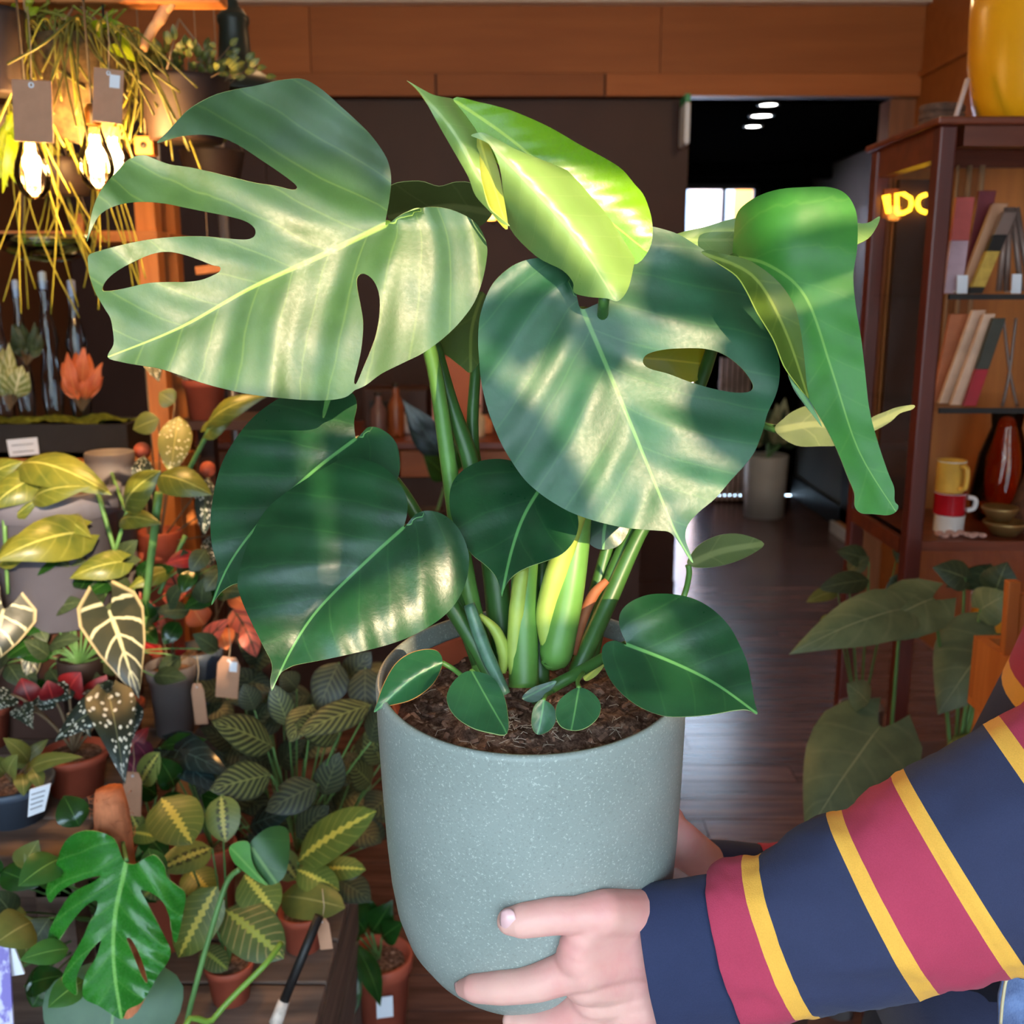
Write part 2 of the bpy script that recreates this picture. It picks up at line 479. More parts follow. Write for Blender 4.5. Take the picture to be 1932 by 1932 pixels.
# corridor downlights
m_spot = emit('downlight', S(255, 252, 244), 26.0)
for px, py, r in [(1421, 237, .045), (1437, 217, .055), (1450, 196, .045)]:
    p = PZ(px, py, ZB - .004)
    t = thing('downlight', p, {237: 'small round ceiling downlight farthest down the corridor', 217: 'largest middle ceiling downlight of the corridor row', 196: 'small ceiling downlight nearest the brown bulkhead'}[py], 'downlight', 'corridor downlights')
    v, f = lathe([(r * 1.25, .004), (r * 1.25, -.006), (r, -.008), (r, .002)], p, 20); mk('ring', v, f, m_black, t)
    v, f = lathe([(r, -.002), (r * .6, -.005), (0, -.006)], p, 20); mk('lens', v, f, m_spot, t)
    l = bpy.data.lights.new('downlight_lamp', 'SPOT'); l.energy = 5; l.spot_size = R(100); l.shadow_soft_size = .05; l.color = (1, .93, .82)
    lo = bpy.data.objects.new('downlight_lamp', l); COL.objects.link(lo); lo.location = Vector((0, 0, -.03)); lo.parent = t
# exit sign seen edge-on
p = P(1290, 235, YB - .12)
t = thing('exit_sign', P(1290, 276, YB - .12), 'slim white sign with green top hung at the corridor corner', 'sign')
v, f = bbox2(p + Vector((-.012, -.1, -.10)), p + Vector((.014, .06, .085))); bevel(mk('sign_body', v, f, plain('sign white', S(214, 228, 240), .4, .02), t, False), .006)
v, f = bbox2(p + Vector((-.012, -.1, .086)), p + Vector((.012, .06, .12))); mk('sign_cap', v, f, plain('sign green', S(30, 150, 96), .4, .05), t, False)
# ------------------------------------------------------------------ the held plant
POT_R = .1345
RIMC = P(1001, 1268, .845)
AX = Vector((-.012, -math.sin(R(7.5)), math.cos(R(7.5)))).normalized()   # pot axis, tipped towards the camera
POT_PROF = [(.1345, -.004), (.1348, -.04), (.1342, -.10), (.133, -.16), (.131, -.20), (.1275, -.23), (.121, -.255), (.110, -.275), (.095, -.290), (.077, -.299), (.055, -.303)]
def pot_radius(h):
    pr = POT_PROF
    if h > pr[0][1]: return pr[0][0]
    for (r0, h0), (r1, h1) in zip(pr, pr[1:]):
        if h1 <= h <= h0: return r0 + (r1 - r0) * (h0 - h) / (h0 - h1)
    return -1
def pot_hit(px, py, grow=0.0, default=.86):
    d = ray(px, py); d = d / d.y
    y = .5
    while y < 1.1:
        q = CAM + d * y - RIMC
        h = q.dot(AX); r = (q - AX * h).length
        if -.303 - grow < h < .002 and r < pot_radius(max(h, -.3029)) + grow: return y
        y += .0015
    return default

root = thing('potted_monstera', RIMC - AX * .303, 'large green monstera in a grey green ceramic pot held in two hands', 'potted plant')
m_pot = NT('speckled grey green glaze')
vv = m_pot.coord('Object')
sp = m_pot.noise(vv, 420, 2, .6)
cc = m_pot.mix(m_pot.step(m_pot.noise(vv, 9, 3), .3, .7), S(137, 147, 141), S(147, 157, 151))
cc = m_pot.mix(m_pot.M('MULTIPLY', m_pot.step(sp, .60, .68), .55), cc, S(198, 204, 196))
cc = m_pot.mix(m_pot.M('MULTIPLY', m_pot.step(sp, .40, .33), .35), cc, S(112, 120, 112))
# warm unglazed wear along the lip
sx = m_pot.node('ShaderNodeSeparateXYZ'); m_pot.put(sx.inputs[0], vv)
m_pot.set(cc, .42, .45)
m_pot.bump(sp, .12, .0012)
prof = [(.0, -.303), (.055, -.303)] + POT_PROF[::-1][1:] + [(.1335, -.0008), (.1315, .0006), (.1290, .0), (.1278, -.003), (.1270, -.05), (.1265, -.11)]
v, f = lathe(prof, RIMC, 96, AX)
pot = mk('ceramic_pot', v, f, m_pot.m, root)
m_terra = plain('nursery terracotta plastic', S(176, 84, 56), .5, .08, 20, .04)
v, f = lathe([(.1255, -.11), (.1215, -.022), (.1225, -.020), (.1228, -.016), (.1205, -.0155), (.1190, -.018), (.1165, -.06)], RIMC, 80, AX)
mk('nursery_pot', v, f, m_terra, root)
# soil: lumpy disc
m_soil = NT('potting soil')
vv = m_soil.coord('Object')
nn = m_soil.noise(vv, 120, 6, .7)
cc = m_soil.mix(m_soil.step(nn, .35, .7), S(74, 52, 42), S(154, 122, 104))
cc = m_soil.mix(m_soil.step(m_soil.noise(vv, 60, 3), .62, .72), cc, S(196, 172, 154))
m_soil.set(cc, .95, .1); m_soil.bump(nn, .8, .006)
axx = AX.orthogonal().normalized(); axy = AX.cross(axx)
V, F = [], []
NR, NS = 26, 84
for i in range(NR + 1):
    r = .1185 * i / NR
    for k in range(NS):
        a = 2 * math.pi * k / NS
        q = axx * math.cos(a) * r + axy * math.sin(a) * r
        h = -.040 + .010 * (1 - (i / NR) ** 2) + .0055 * noise.noise(q * 90) + .004 * noise.noise(q * 230) + .006 * noise.noise(q * 30)
        V.append(RIMC + q + AX * h)
for i in range(NR):
    for k in range(NS):
        k2 = (k + 1) % NS
        F.append((i * NS + k, (i + 1) * NS + k, (i + 1) * NS + k2, i * NS + k2))
soil = mk('soil', V, F, m_soil.m, root)
# bark chips and root fibres lying on the soil
m_chip = plain('bark chips', S(142, 106, 86), .9, .45, 90, .3)
m_fibre = plain('pale fibres', S(190, 170, 150), .9, .2, 60, 0)
parts = []
for i in range(420):
    a = random.uniform(0, 6.283); r = .115 * math.sqrt(random.random())
    q = axx * math.cos(a) * r + axy * math.sin(a) * r
    s = random.uniform(.0015, .0048)
    parts.append(box(RIMC + q + AX * (-.030 - .010 * (r / .118) ** 2 + random.uniform(-.004, .003)), (s * random.uniform(1, 2.2), s, s * .6), random.uniform(0, 3), random.uniform(-.6, .6), random.uniform(-.6, .6)))
v, f = joinm(*parts); o = mk('bark_chips', v, f, m_chip, soil, False); o['kind'] = 'stuff'
parts = []
for i in range(150):
    a = random.gauss(-1.57, .9); r = random.uniform(.03, .112)
    q = RIMC + Vector((1, 0, 0)) * math.cos(a) * r + Vector((0, 1, 0)) * math.sin(a) * r
    q = q - AX * ((q - RIMC).dot(AX)) + AX * (-.029 - .010 * (r / .118) ** 2)
    d = Vector((random.uniform(-1, 1), random.uniform(-1, 1), random.uniform(-.2, .35))) * random.uniform(.005, .015)
    e = Vector((random.uniform(-1, 1), random.uniform(-1, 1), random.uniform(0, .6))) * .006
    parts.append(tube([q, q + d * .5 + e, q + d], .00035, 4))
v, f = joinm(*parts); o = mk('root_fibres', v, f, m_fibre, soil, False); o['kind'] = 'stuff'

# --- leaf from a traced outline, laid on its own curved surface
def inpoly(x, y, poly):
    c = False; n = len(poly); j = n - 1
    for i in range(n):
        xi, yi = poly[i]; xj, yj = poly[j]
        if (yi > y) != (yj > y) and x < (xj - xi) * (y - yi) / (yj - yi) + xi: c = not c
        j = i
    return c
def resample(poly, step):
    out = []
    n = len(poly)
    for i in range(n):
        a = Vector(poly[i]); b = Vector(poly[(i + 1) % n])
        k = max(1, int((b - a).length / step))
        for j in range(k): out.append(tuple(a + (b - a) * (j / k)))
    return out
def smooth_poly(poly):
    return [tuple(p) for p in crom([Vector((x, y)) for x, y in poly], 4, True)]
def ribdist(x, y, rib):
    best = None; acc = 0
    for (ax_, ay_), (bx, by) in zip(rib, rib[1:]):
        dx, dy = bx - ax_, by - ay_; L2 = dx * dx + dy * dy; L = math.sqrt(L2)
        t = ((x - ax_) * dx + (y - ay_) * dy) / L2
        tc = min(1, max(0, t))
        qx, qy = ax_ + dx * tc, ay_ + dy * tc
        d = math.hypot(x - qx, y - qy)
        if best is None or d < best[0]:
            s = 1 if dx * (y - ay_) - dy * (x - ax_) > 0 else -1
            tt = t if (tc == t or (ax_, ay_) == rib[0]) else tc
            best = (d, s, acc + tt * L)
        acc += L
    return best
def leaf_px(name, outline, rib, Y0, gx, gy, mat, parent, holes=(), cup=0.0, fold=0.0, droop=0.0, wave=.0004, step=13, thick=.0011, edge=None, dfun=None, spacing=.078, lobes=0.0):
    out = resample(smooth_poly(outline), step * .8)
    hol = [resample(smooth_poly(h), step * .7) for h in holes]
    rib = [tuple(p) for p in crom([Vector((a, b)) for a, b in rib], 5)]
    pts = list(out); edges = [(i, (i + 1) % len(out)) for i in range(len(out))]
    for h in hol:
        n = len(pts); pts += h; edges += [(n + i, n + (i + 1) % len(h)) for i in range(len(h))]
    bx = [p[0] for p in out]; by = [p[1] for p in out]
    allb = np.array(pts)
    y = min(by) + step / 2; row = 0
    while y < max(by):
        x = min(bx) + (row % 2) * step / 2
        while x < max(bx):
            if inpoly(x, y, out) and not any(inpoly(x, y, h) for h in hol):
                if np.min(np.hypot(allb[:, 0] - x, allb[:, 1] - y)) > step * .55: pts.append((x, y))
            x += step
        y += step * .87; row += 1
    # vertices along the midrib keep the crease sharp
    cv, ce, cf, _, _, _ = delaunay_2d_cdt([Vector(p) for p in pts], edges, [], 0, 1e-4)
    tris = []
    for t in cf:
        cx = sum(cv[i].x for i in t) / 3; cy = sum(cv[i].y for i in t) / 3
        if inpoly(cx, cy, out) and not any(inpoly(cx, cy, h) for h in hol):
            a, b, c = (cv[i] for i in t)
            if (b - a).cross(c - a) > 0: t = (t[0], t[2], t[1])
            tris.append(tuple(t))
    hx, hy = rib[0]; L = sum(math.dist(p, q) for p, q in zip(rib, rib[1:]))
    V, UV = [], []
    for p in cv:
        d, s, al = ribdist(p.x, p.y, rib)
        ph = (al / 1000 - .62 * (d / 1000) ** .85) / spacing
        fall = min(1.0, d / 70.0)
        Y = Y0 + gx * (p.x - hx) / 1000 + gy * (p.y - hy) / 1000 + cup * (d / 300) ** 2 + fold * d / 300 + droop * (max(al, 0) / L) ** 2
        Y += wave * fall * math.cos(ph * 6.283) + .004 * noise.noise(Vector((p.x / 120, p.y / 120, hx)))
        if lobes: Y += lobes * fall * math.sin(ph * 2.1 + s)
        if dfun: Y += dfun(p.x, p.y, d * s, al)
        V.append(P(p.x, p.y, Y)); UV.append((.5 + d * s / 1000, al / 1000))
    # give it thickness: front, back and a rim of its own
    A = np.array([tuple(q) for q in V]); T = np.array(tris)
    fn = np.cross(A[T[:, 1]] - A[T[:, 0]], A[T[:, 2]] - A[T[:, 0]])
    vn = np.zeros_like(A)
    for k in range(3): np.add.at(vn, T[:, k], fn)
    vn /= np.maximum(np.linalg.norm(vn, axis=1, keepdims=True), 1e-12)
    if (vn * (A - np.array(tuple(CAM)))).sum() > 0:
        tris = [(a_, c_, b_) for a_, b_, c_ in tris]; vn = -vn
    Bk = A - vn * thick
    n = len(A)
    cnt = {}
    for t_ in tris:
        for a_, b_ in ((t_[0], t_[1]), (t_[1], t_[2]), (t_[2], t_[0])): cnt[(a_, b_)] = 1
    bnd = [(a_, b_) for (a_, b_) in cnt if (b_, a_) not in cnt]
    VV = [tuple(q) for q in A] + [tuple(q) for q in Bk]
    UU = UV + UV
    FF = list(tris) + [(n + a_, n + c_, n + b_) for a_, b_, c_ in tris]
    FM = [0] * len(FF)
    idx = {}
    for a_, b_ in bnd:
        for i_ in (a_, b_):
            if i_ not in idx:
                idx[i_] = len(VV); VV += [tuple(A[i_]), tuple(Bk[i_])]; UU = UU + [UV[i_], UV[i_]]
        FF.append((idx[b_], idx[a_], idx[a_] + 1, idx[b_] + 1)); FM.append(1)
    return mk(name, VV, FF, mat, parent, True, UU, [mat, edge or mat], FM)
m_edge = plain('leaf edge', S(150, 176, 112), .5, .05, 10, 0)
m_edgey = plain('young leaf edge', S(190, 205, 90), .5, .05, 10, 0)
mA = bigleaf('monstera green', S(58, 96, 44), S(46, 82, 38), S(146, 180, 78), .38, .08, ribw=.005, vein=.12, spec=.8, bump=.16)
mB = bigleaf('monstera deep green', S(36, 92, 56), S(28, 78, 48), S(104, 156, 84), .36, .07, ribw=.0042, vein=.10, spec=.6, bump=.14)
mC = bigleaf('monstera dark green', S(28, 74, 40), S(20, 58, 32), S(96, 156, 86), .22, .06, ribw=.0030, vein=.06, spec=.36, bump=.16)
mS = bigleaf('monstera small leaf', S(38, 90, 54), S(28, 74, 44), S(84, 140, 80), .26, .06, ribw=.0016, vein=.08, spacing=.03)
mR = bigleaf('monstera mid green', S(62, 134, 46), S(50, 116, 42), S(124, 178, 78), .38, .14, ribw=.003, vein=.10)
mRu = bigleaf('monstera shaded underside', S(88, 116, 34), S(74, 100, 30), S(150, 170, 70), .45, .3, ribw=.003, vein=.2)
mN = bigleaf('young leaf pale', S(136, 168, 92), S(124, 158, 80), S(164, 188, 110), .22, .12, ribw=.003, vein=.18, spacing=.045)
mNi = bigleaf('young leaf lime', S(120, 172, 22), S(106, 160, 18), S(190, 220, 60), .18, .2, ribw=.003, vein=.05, spacing=.04, bump=.10)
mNy = bigleaf('young leaf yellow', S(170, 176, 24), S(150, 164, 16), S(220, 215, 60), .3, .3, ribw=.002, vein=.1)
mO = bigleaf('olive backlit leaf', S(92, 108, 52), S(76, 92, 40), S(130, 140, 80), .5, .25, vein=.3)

A_OUT = [(727,423),(734,380),(738,342),(735,315),(725,290),(700,255),(670,225),(640,198),(615,175),(590,157),(570,149),(550,149),(520,153),(490,160),(450,168),(410,178),(380,192),(355,208),(335,228),(315,250),(296,270),
 (330,260),(360,255),(395,255),(430,264),(460,280),(490,300),(520,320),(545,338),(558,349),(560,356),(550,358),(520,351),(480,345),(440,335),(400,325),(360,316),(320,310),(292,300),(275,293),(258,294),(240,303),(222,322),(203,343),(187,365),(175,395),(168,430),(164,456),
 (174,430),(187,407),(207,393),(235,384),(270,381),(310,384),(350,392),(390,400),(430,408),(462,417),(479,429),(482,440),(477,448),(462,452),(430,450),(380,446),(330,447),(280,452),(230,462),(190,473),(168,481),(166,497),(169,520),(179,550),(196,580),(208,600),(213,625),(214,650),(203,674),
 (230,683),(270,690),(300,695),(340,708),(380,722),(420,733),(460,742),(500,748),(540,752),(580,755),(620,755),(650,750),(664,741),(670,736),(690,727),(720,705),(760,685),(800,665),(840,635),(870,605),(895,570),(910,530),(918,490),(919,465),(911,440),(895,418),(870,403),(840,393),(805,391),(775,398),(752,408),(737,419)]
A_H1 = [(193,548),(200,530),(220,512),(250,495),(285,480),(315,475),(345,480),(375,490),(400,500),(414,503),(415,511),(405,518),(380,528),(350,532),(320,532),(280,534),(240,543),(210,549)]
A_H2 = [(681,516),(695,520),(708,535),(716,560),(716,595),(710,630),(700,660),(685,695),(672,724),(668,718),(675,690),(682,655),(685,610),(680,575),(674,545),(673,525)]
LA = leaf_px('leaf', A_OUT, [(727,424),(600,485),(470,545),(340,618),(205,673)], .80, .03, -.09, mA, root, [A_H1, A_H2], cup=.030, fold=-.022, edge=m_edge, lobes=.003,
             dfun=lambda x, y, ds, al: -.036 * (max(ds, 0) / 300) ** 2 + (.11 * (y - 424) / 1000 if y < 424 else 0))
LA['label'] = 'large split leaf at upper left'
B_OUT = [(1097,583),(1089,562),(1085,540),(1075,515),(1058,498),(1035,488),(1010,487),(980,495),(955,510),(930,535),(915,565),(905,600),(902,640),(904,680),(908,720),(918,765),(930,800),(945,835),(965,870),(990,905),(1020,932),(1050,952),(1080,968),(1120,982),(1160,992),(1200,998),(1240,1001),(1260,1003),(1272,1012),(1285,1030),(1298,1052),(1308,1062),
 (1301,1040),(1293,1015),(1298,990),(1320,965),(1350,940),(1380,905),(1405,878),(1425,850),(1440,810),(1448,780),(1462,750),(1470,720),(1470,680),(1455,630),(1430,580),(1400,535),(1370,505),(1340,480),(1310,460),(1280,442),(1250,432),(1225,427),(1203,430),(1193,445),(1196,475),(1190,510),(1175,540),(1150,560),(1122,575)]
B_H = [(1213,680),(1222,668),(1250,660),(1290,657),(1330,658),(1365,668),(1395,690),(1415,715),(1421,731),(1410,740),(1380,740),(1340,732),(1300,720),(1260,705),(1230,697),(1217,690)]
LB = leaf_px('leaf', B_OUT, [(1099,584),(1140,680),(1190,800),(1235,910),(1275,1005),(1306,1060)], .80, .02, -.09, mB, root, [B_H], cup=.028, fold=-.020, edge=m_edge, lobes=.003)
LB['label'] = 'broad heart shaped leaf with one hole facing the camera'
C_OUT = [(672,828),(668,795),(673,768),(668,745),(640,725),(590,725),(545,742),(505,765),(475,790),(450,820),(425,860),(410,900),(400,950),(397,990),(400,1030),(410,1068),(410,1095),(404,1120),(399,1141),(416,1118),(436,1104),(460,1096),(520,1070),(600,1020),(680,970),(730,930),(753,895),(752,850),(740,825),(716,808),(695,806),(682,818)]
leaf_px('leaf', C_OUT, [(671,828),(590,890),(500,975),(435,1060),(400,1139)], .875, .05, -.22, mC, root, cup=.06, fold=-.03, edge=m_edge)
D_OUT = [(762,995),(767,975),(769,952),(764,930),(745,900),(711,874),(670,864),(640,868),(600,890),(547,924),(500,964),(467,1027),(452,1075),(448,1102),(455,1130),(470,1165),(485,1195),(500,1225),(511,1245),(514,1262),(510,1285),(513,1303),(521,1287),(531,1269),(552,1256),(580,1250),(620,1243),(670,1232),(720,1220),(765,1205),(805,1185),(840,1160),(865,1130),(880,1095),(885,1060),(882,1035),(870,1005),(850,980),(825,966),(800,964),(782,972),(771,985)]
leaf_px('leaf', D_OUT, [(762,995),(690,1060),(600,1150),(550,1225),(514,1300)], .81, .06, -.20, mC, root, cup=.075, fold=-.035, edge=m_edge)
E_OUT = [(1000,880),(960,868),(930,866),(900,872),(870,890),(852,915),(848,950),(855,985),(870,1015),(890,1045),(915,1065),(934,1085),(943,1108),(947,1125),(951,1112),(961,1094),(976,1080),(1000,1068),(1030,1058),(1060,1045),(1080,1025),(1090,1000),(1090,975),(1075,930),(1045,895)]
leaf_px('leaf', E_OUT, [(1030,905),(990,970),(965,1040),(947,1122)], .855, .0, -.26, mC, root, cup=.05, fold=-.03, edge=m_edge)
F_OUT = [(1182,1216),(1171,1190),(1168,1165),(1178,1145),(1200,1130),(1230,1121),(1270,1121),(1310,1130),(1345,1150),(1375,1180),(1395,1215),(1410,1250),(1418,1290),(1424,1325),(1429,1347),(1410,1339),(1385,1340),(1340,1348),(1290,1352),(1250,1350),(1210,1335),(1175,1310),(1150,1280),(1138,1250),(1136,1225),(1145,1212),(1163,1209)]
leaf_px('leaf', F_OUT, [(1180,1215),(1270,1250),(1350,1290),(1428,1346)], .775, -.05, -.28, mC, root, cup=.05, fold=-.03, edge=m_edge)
leaf_px('leaf', [(890,1266),(870,1272),(850,1294),(843,1320),(858,1350),(890,1372),(925,1382),(957,1383),(956,1335),(945,1300),(925,1275)], [(890,1266),(920,1320),(956,1382)], .755, .0, -.35, mS, root, cup=.10, fold=-.05, edge=m_edge)
leaf_px('leaf', [(1092,1297),(1070,1308),(1053,1325),(1049,1350),(1060,1371),(1085,1378),(1110,1370),(1130,1350),(1132,1325),(1115,1305)], [(1092,1298),(1085,1340),(1078,1377)], .752, .0, -.3, mS, root, cup=.10, fold=-.05, edge=m_edge)
leaf_px('leaf', [(1025,1320),(1013,1326),(1005,1342),(1004,1370),(1015,1386),(1036,1378),(1048,1360),(1045,1335)], [(1026,1321),(1022,1350),(1015,1384)], .750, .0, -.2, mS, root, cup=.12, fold=-.05, edge=m_edge)
leaf_px('leaf', [(835,1250),(826,1229),(800,1226),(770,1235),(745,1255),(725,1290),(712,1325),(706,1344),(730,1332),(770,1322),(800,1305),(822,1282)], [(834,1250),(775,1282),(707,1343)], .815, .03, -.2, mS, root, cup=.12, fold=-.12, edge=plain('orange edge', S(190, 140, 80), .5))
leaf_px('leaf', [(1100,985),(1105,1015),(1120,1032),(1140,1037),(1165,1031),(1183,1008),(1190,975),(1150,950)], [(1150,955),(1140,1000),(1138,1035)], .90, .0, -.1, mC, root, cup=.05, edge=m_edge)
leaf_px('leaf', [(1298,1066),(1305,1045),(1325,1024),(1360,1009),(1400,1008),(1442,1026),(1410,1050),(1370,1065),(1330,1071)], [(1298,1066),(1360,1040),(1441,1026)], .93, .1, -.2, mO, root, cup=.12, fold=-.04, edge=m_edge)
leaf_px('leaf', [(738,420),(730,385),(738,350),(790,342),(828,352),(860,344),(892,348),(916,380),(930,402),(900,430),(850,440),(790,440)], [(930,402),(840,390),(735,410)], .93, .0, .25, mO, root, cup=.05, fold=-.03, edge=m_edge)
leaf_px('leaf', [(800,655),(830,610),(870,575),(910,550),(930,600),(915,660),(890,702),(868,690),(838,668)], [(910,555),(890,620),(888,700)], .94, .0, -.1, mRu, root, cup=.05, edge=m_edge)
leaf_px('leaf', [(1205,640),(1290,630),(1330,660),(1338,688),(1320,716),(1270,725),(1215,710)], [(1210,675),(1270,680),(1337,688)], .92, .0, -.05, mNy, root, cup=.05, edge=m_edgey)
# spear leaf lying behind the folded leaf
sp = leaf_px('leaf', [(1255,452),(1290,437),(1330,428),(1385,412),(1450,405),(1540,408),(1600,418),(1635,421),(1660,408),(1652,432),(1630,455),(1570,475),(1480,492),(1400,495),(1330,482),(1280,470)], [(1258,452),(1400,452),(1540,440),(1658,410)], .90, .0, -.1, mN, root, cup=-.09, wave=.0005, edge=m_edgey)
sp['label'] = 'pale rolled spear leaf behind the folded leaf'
# folded leaf at the right: hanging blade and the flap bent over in front
R_OUT = [(1383,482),(1385,440),(1388,410),(1400,390),(1430,370),(1470,357),(1520,353),(1565,353),(1595,365),(1612,390),(1618,420),(1617,470),(1610,520),(1615,580),(1625,640),(1632,700),(1640,770),(1655,830),(1675,890),(1687,920),(1688,945),(1695,955),(1690,966),(1675,972),(1650,970),(1625,968),(1613,955),(1612,930),(1600,900),(1580,850),(1555,800),(1530,760),(1515,742),(1500,715),(1480,660),(1460,610),(1430,560),(1400,515)]
LR = leaf_px('leaf', R_OUT, [(1385,485),(1450,500),(1520,560),(1570,700),(1620,850),(1690,965)], .81, -.02, -.10, mR, root, cup=.06, fold=-.03, edge=m_edge,
             dfun=lambda x, y, d, a: .025 * (max(0, 1520 - x) / 110) ** 2)
fl = leaf_px('flap', [(1324,477),(1340,472),(1370,480),(1410,490),(1450,515),(1480,545),(1500,580),(1510,620),(1517,670),(1522,725),(1526,752),(1505,726),(1480,690),(1460,640),(1430,590),(1410,550),(1390,520),(1358,498)], [(1326,478),(1420,520),(1480,620),(1524,748)], .765, .03, .02, mRu, LR, cup=-.08, wave=.0004, edge=m_edgey,
             dfun=lambda x, y, d, a: -.02 * max(0, d) / 60)
fl['label'] = 'shaded underside folded over the front'
leaf_px('flap', [(1487,706),(1503,728),(1526,754),(1540,780),(1551,806),(1535,785),(1515,760),(1498,735)], [(1488,708),(1550,803)], .775, .0, .0, mB, LR, wave=0, edge=m_edge, step=8)
# unrolling young leaf at the top
young = leaf_px('leaf', [(855,186),(905,193),(940,201),(977,213),(1037,240),(1094,273),(1144,300),(1174,320),(1197,347),(1217,373),(1231,423),(1225,470),(1190,500),(1120,460),(1040,400),(975,340),(930,300),(890,250)], [(858,190),(960,260),(1080,360),(1215,470)], .785, .02, .0, mNi, root, cup=.12, wave=.0002, edge=m_edgey)
young['label'] = 'lime green young leaf still half rolled'
yl = leaf_px('left_roll', [(768,152),(800,170),(822,180),(858,187),(895,200),(912,218),(918,231),(908,244),(904,262),(905,300),(908,335),(921,388),(940,408),(962,426),(945,420),(924,399),(897,369),(884,335),(864,299),(831,242),(801,188),(784,166)], [(770,153),(850,240),(900,330),(960,424)], .765, .0, .0, mN, young, cup=1.3, wave=.0002, edge=m_edgey, step=10)
yi = leaf_px('inner_fold', [(900,258),(916,262),(938,312),(950,370),(958,432),(935,412),(915,380),(904,330)], [(905,262),(925,330),(956,428)], .772, .0, .0, mNy, young, wave=0, edge=m_edgey, step=10)
yf = leaf_px('front_roll', [(889,256),(900,251),(914,251),(945,266),(977,283),(1044,310),(1111,340),(1144,360),(1164,393),(1191,437),(1200,467),(1194,510),(1184,547),(1166,568),(1144,563),(1110,560),(1083,552),(1081,533),(1061,510),(1011,483),(961,429),(950,367),(943,317),(926,276),(908,264)], [(905,252),(1000,350),(1090,455),(1160,565)], .755, .02, .0, mN, young, cup=.55, wave=.0004, edge=m_edgey)

# leaf stalks
def stalk(pts, rad, mat, name='stalk', parent=root, segs=12, n=6):
    q = [P(*p) for p in pts]
    c = crom(q, n)
    if not isinstance(rad, (list, tuple)): rad = [rad] * len(pts)
    rr = []
    for i in range(len(pts) - 1):
        for k in range(n): rr.append(rad[i] + (rad[i + 1] - rad[i]) * k / n)
    rr.append(rad[-1])
    v, f = tube(c, rr, segs)
    return mk(name, v, f, mat, parent)
m_stalk = plain('stalk green', S(92, 138, 62), .38, .12, 30, .05)
m_stalkd = plain('stalk dark green', S(58, 98, 44), .38, .15, 30, .05)
m_stalky = plain('sheath yellow green', S(158, 178, 78), .45, .12, 30, .05)
m_stalkb = plain('brown sheath', S(140, 82, 48), .7, .2, 40, .1)
stalk([(727,424,.812),(775,560,.87),(818,690,.89),(850,900,.89),(880,1100,.88),(915,1270,.865)], [.005,.006,.0065,.0075,.009,.011], m_stalk)
stalk([(820,650,.92),(850,760,.91),(890,880,.90),(930,1060,.89),(955,1260,.875)], [.006,.007,.0085,.011,.0135], m_stalkd)
stalk([(905,560,.95),(897,700,.93),(893,850,.92),(925,1050,.91),(945,1260,.89)], [.004,.005,.006,.009,.010], m_stalkd)
stalk([(1099,586,.815),(1092,760,.86),(1092,950,.865),(1075,1100,.855),(1050,1225,.845),(1046,1240,.845)], [.006,.010,.0115,.0135,.0150,.012], m_stalk)
stalk([(1092,960,.850),(1050,1080,.850),(1030,1160,.848),(1035,1225,.843)], [.008,.010,.009,.006], m_stalky, 'sheath')
stalk([(1000,1000,.88),(990,1080,.865),(988,1200,.848),(988,1296,.835)], [.010,.0115,.0125,.0135], m_stalk)
stalk([(985,1070,.856),(976,1150,.848),(970,1230,.840),(972,1288,.834)], [.006,.0075,.0065,.004], m_stalky, 'sheath')
stalk([(1025,1050,.89),(1020,1150,.875),(1018,1290,.855)], [.007,.008,.009], m_stalkd)
stalk([(1240,960,.90),(1205,1010,.895),(1150,1130,.88),(1105,1230,.86),(1090,1270,.855)], [.006,.0065,.008,.0085,.009], m_stalkd)
stalk([(1145,1095,.872),(1118,1125,.868),(1095,1180,.860),(1080,1235,.852)], [.003,.005,.005,.004], m_stalkb, 'sheath')
stalk([(762,995,.812),(800,1060,.84),(850,1140,.85),(900,1220,.84),(935,1290,.83)], [.004,.006,.0078,.008,.007], m_stalkd)
stalk([(885,1140,.835),(905,1200,.828),(925,1250,.822),(955,1310,.812)], [.005,.006,.006,.004], plain('bluish stalk', S(78, 116, 92), .35, .25, 90, .2))
stalk([(905,1160,.845),(935,1190,.843),(950,1230,.842),(948,1270,.838)], [.002,.005,.006,.003], m_stalky, 'sheath')
stalk([(1182,1216,.785),(1130,1246,.80),(1075,1278,.815),(1000,1318,.815)], [.0035,.0045,.005,.006], m_stalkd)
stalk([(834,1250,.820),(855,1262,.82),(875,1278,.825)], .0022, m_stalk)
stalk([(1092,1298,.752),(1090,1285,.775),(1100,1270,.80)], .0018, m_stalk)
stalk([(890,1267,.760),(905,1280,.785),(930,1300,.805)], .0022, m_stalk)
stalk([(1026,1321,.75),(1030,1312,.78),(1040,1306,.80)], .0016, m_stalk)
stalk([(1298,1066,.93),(1300,1085,.93),(1288,1130,.93),(1250,1200,.90),(1120,1262,.86)], .0028, m_stalk)
stalk([(671,828,.878),(760,930,.90),(840,1080,.88),(905,1250,.86)], [.004,.006,.007,.008], m_stalkd)
stalk([(1140,560,.77),(1125,700,.88),(1085,900,.90),(1040,1100,.88),(1030,1250,.86)], [.004,.005,.007,.008,.009], m_stalkd)
stalk([(1385,485,.83),(1330,700,.92),(1240,900,.92),(1150,1100,.89),(1110,1260,.87)], [.004,.006,.0065,.007,.008], m_stalkd)
stalk([(1258,452,.90),(1235,640,.93),(1180,900,.92),(1090,1240,.88)], [.003,.004,.005,.007], m_stalkd)
leaf_px('leaf', [(1100,1270),(1115,1252),(1135,1245),(1140,1255),(1125,1275),(1105,1285)], [(1102,1282),(1137,1248)], .815, 0, -.1, mNy, root, wave=0, step=7, edge=m_edgey)
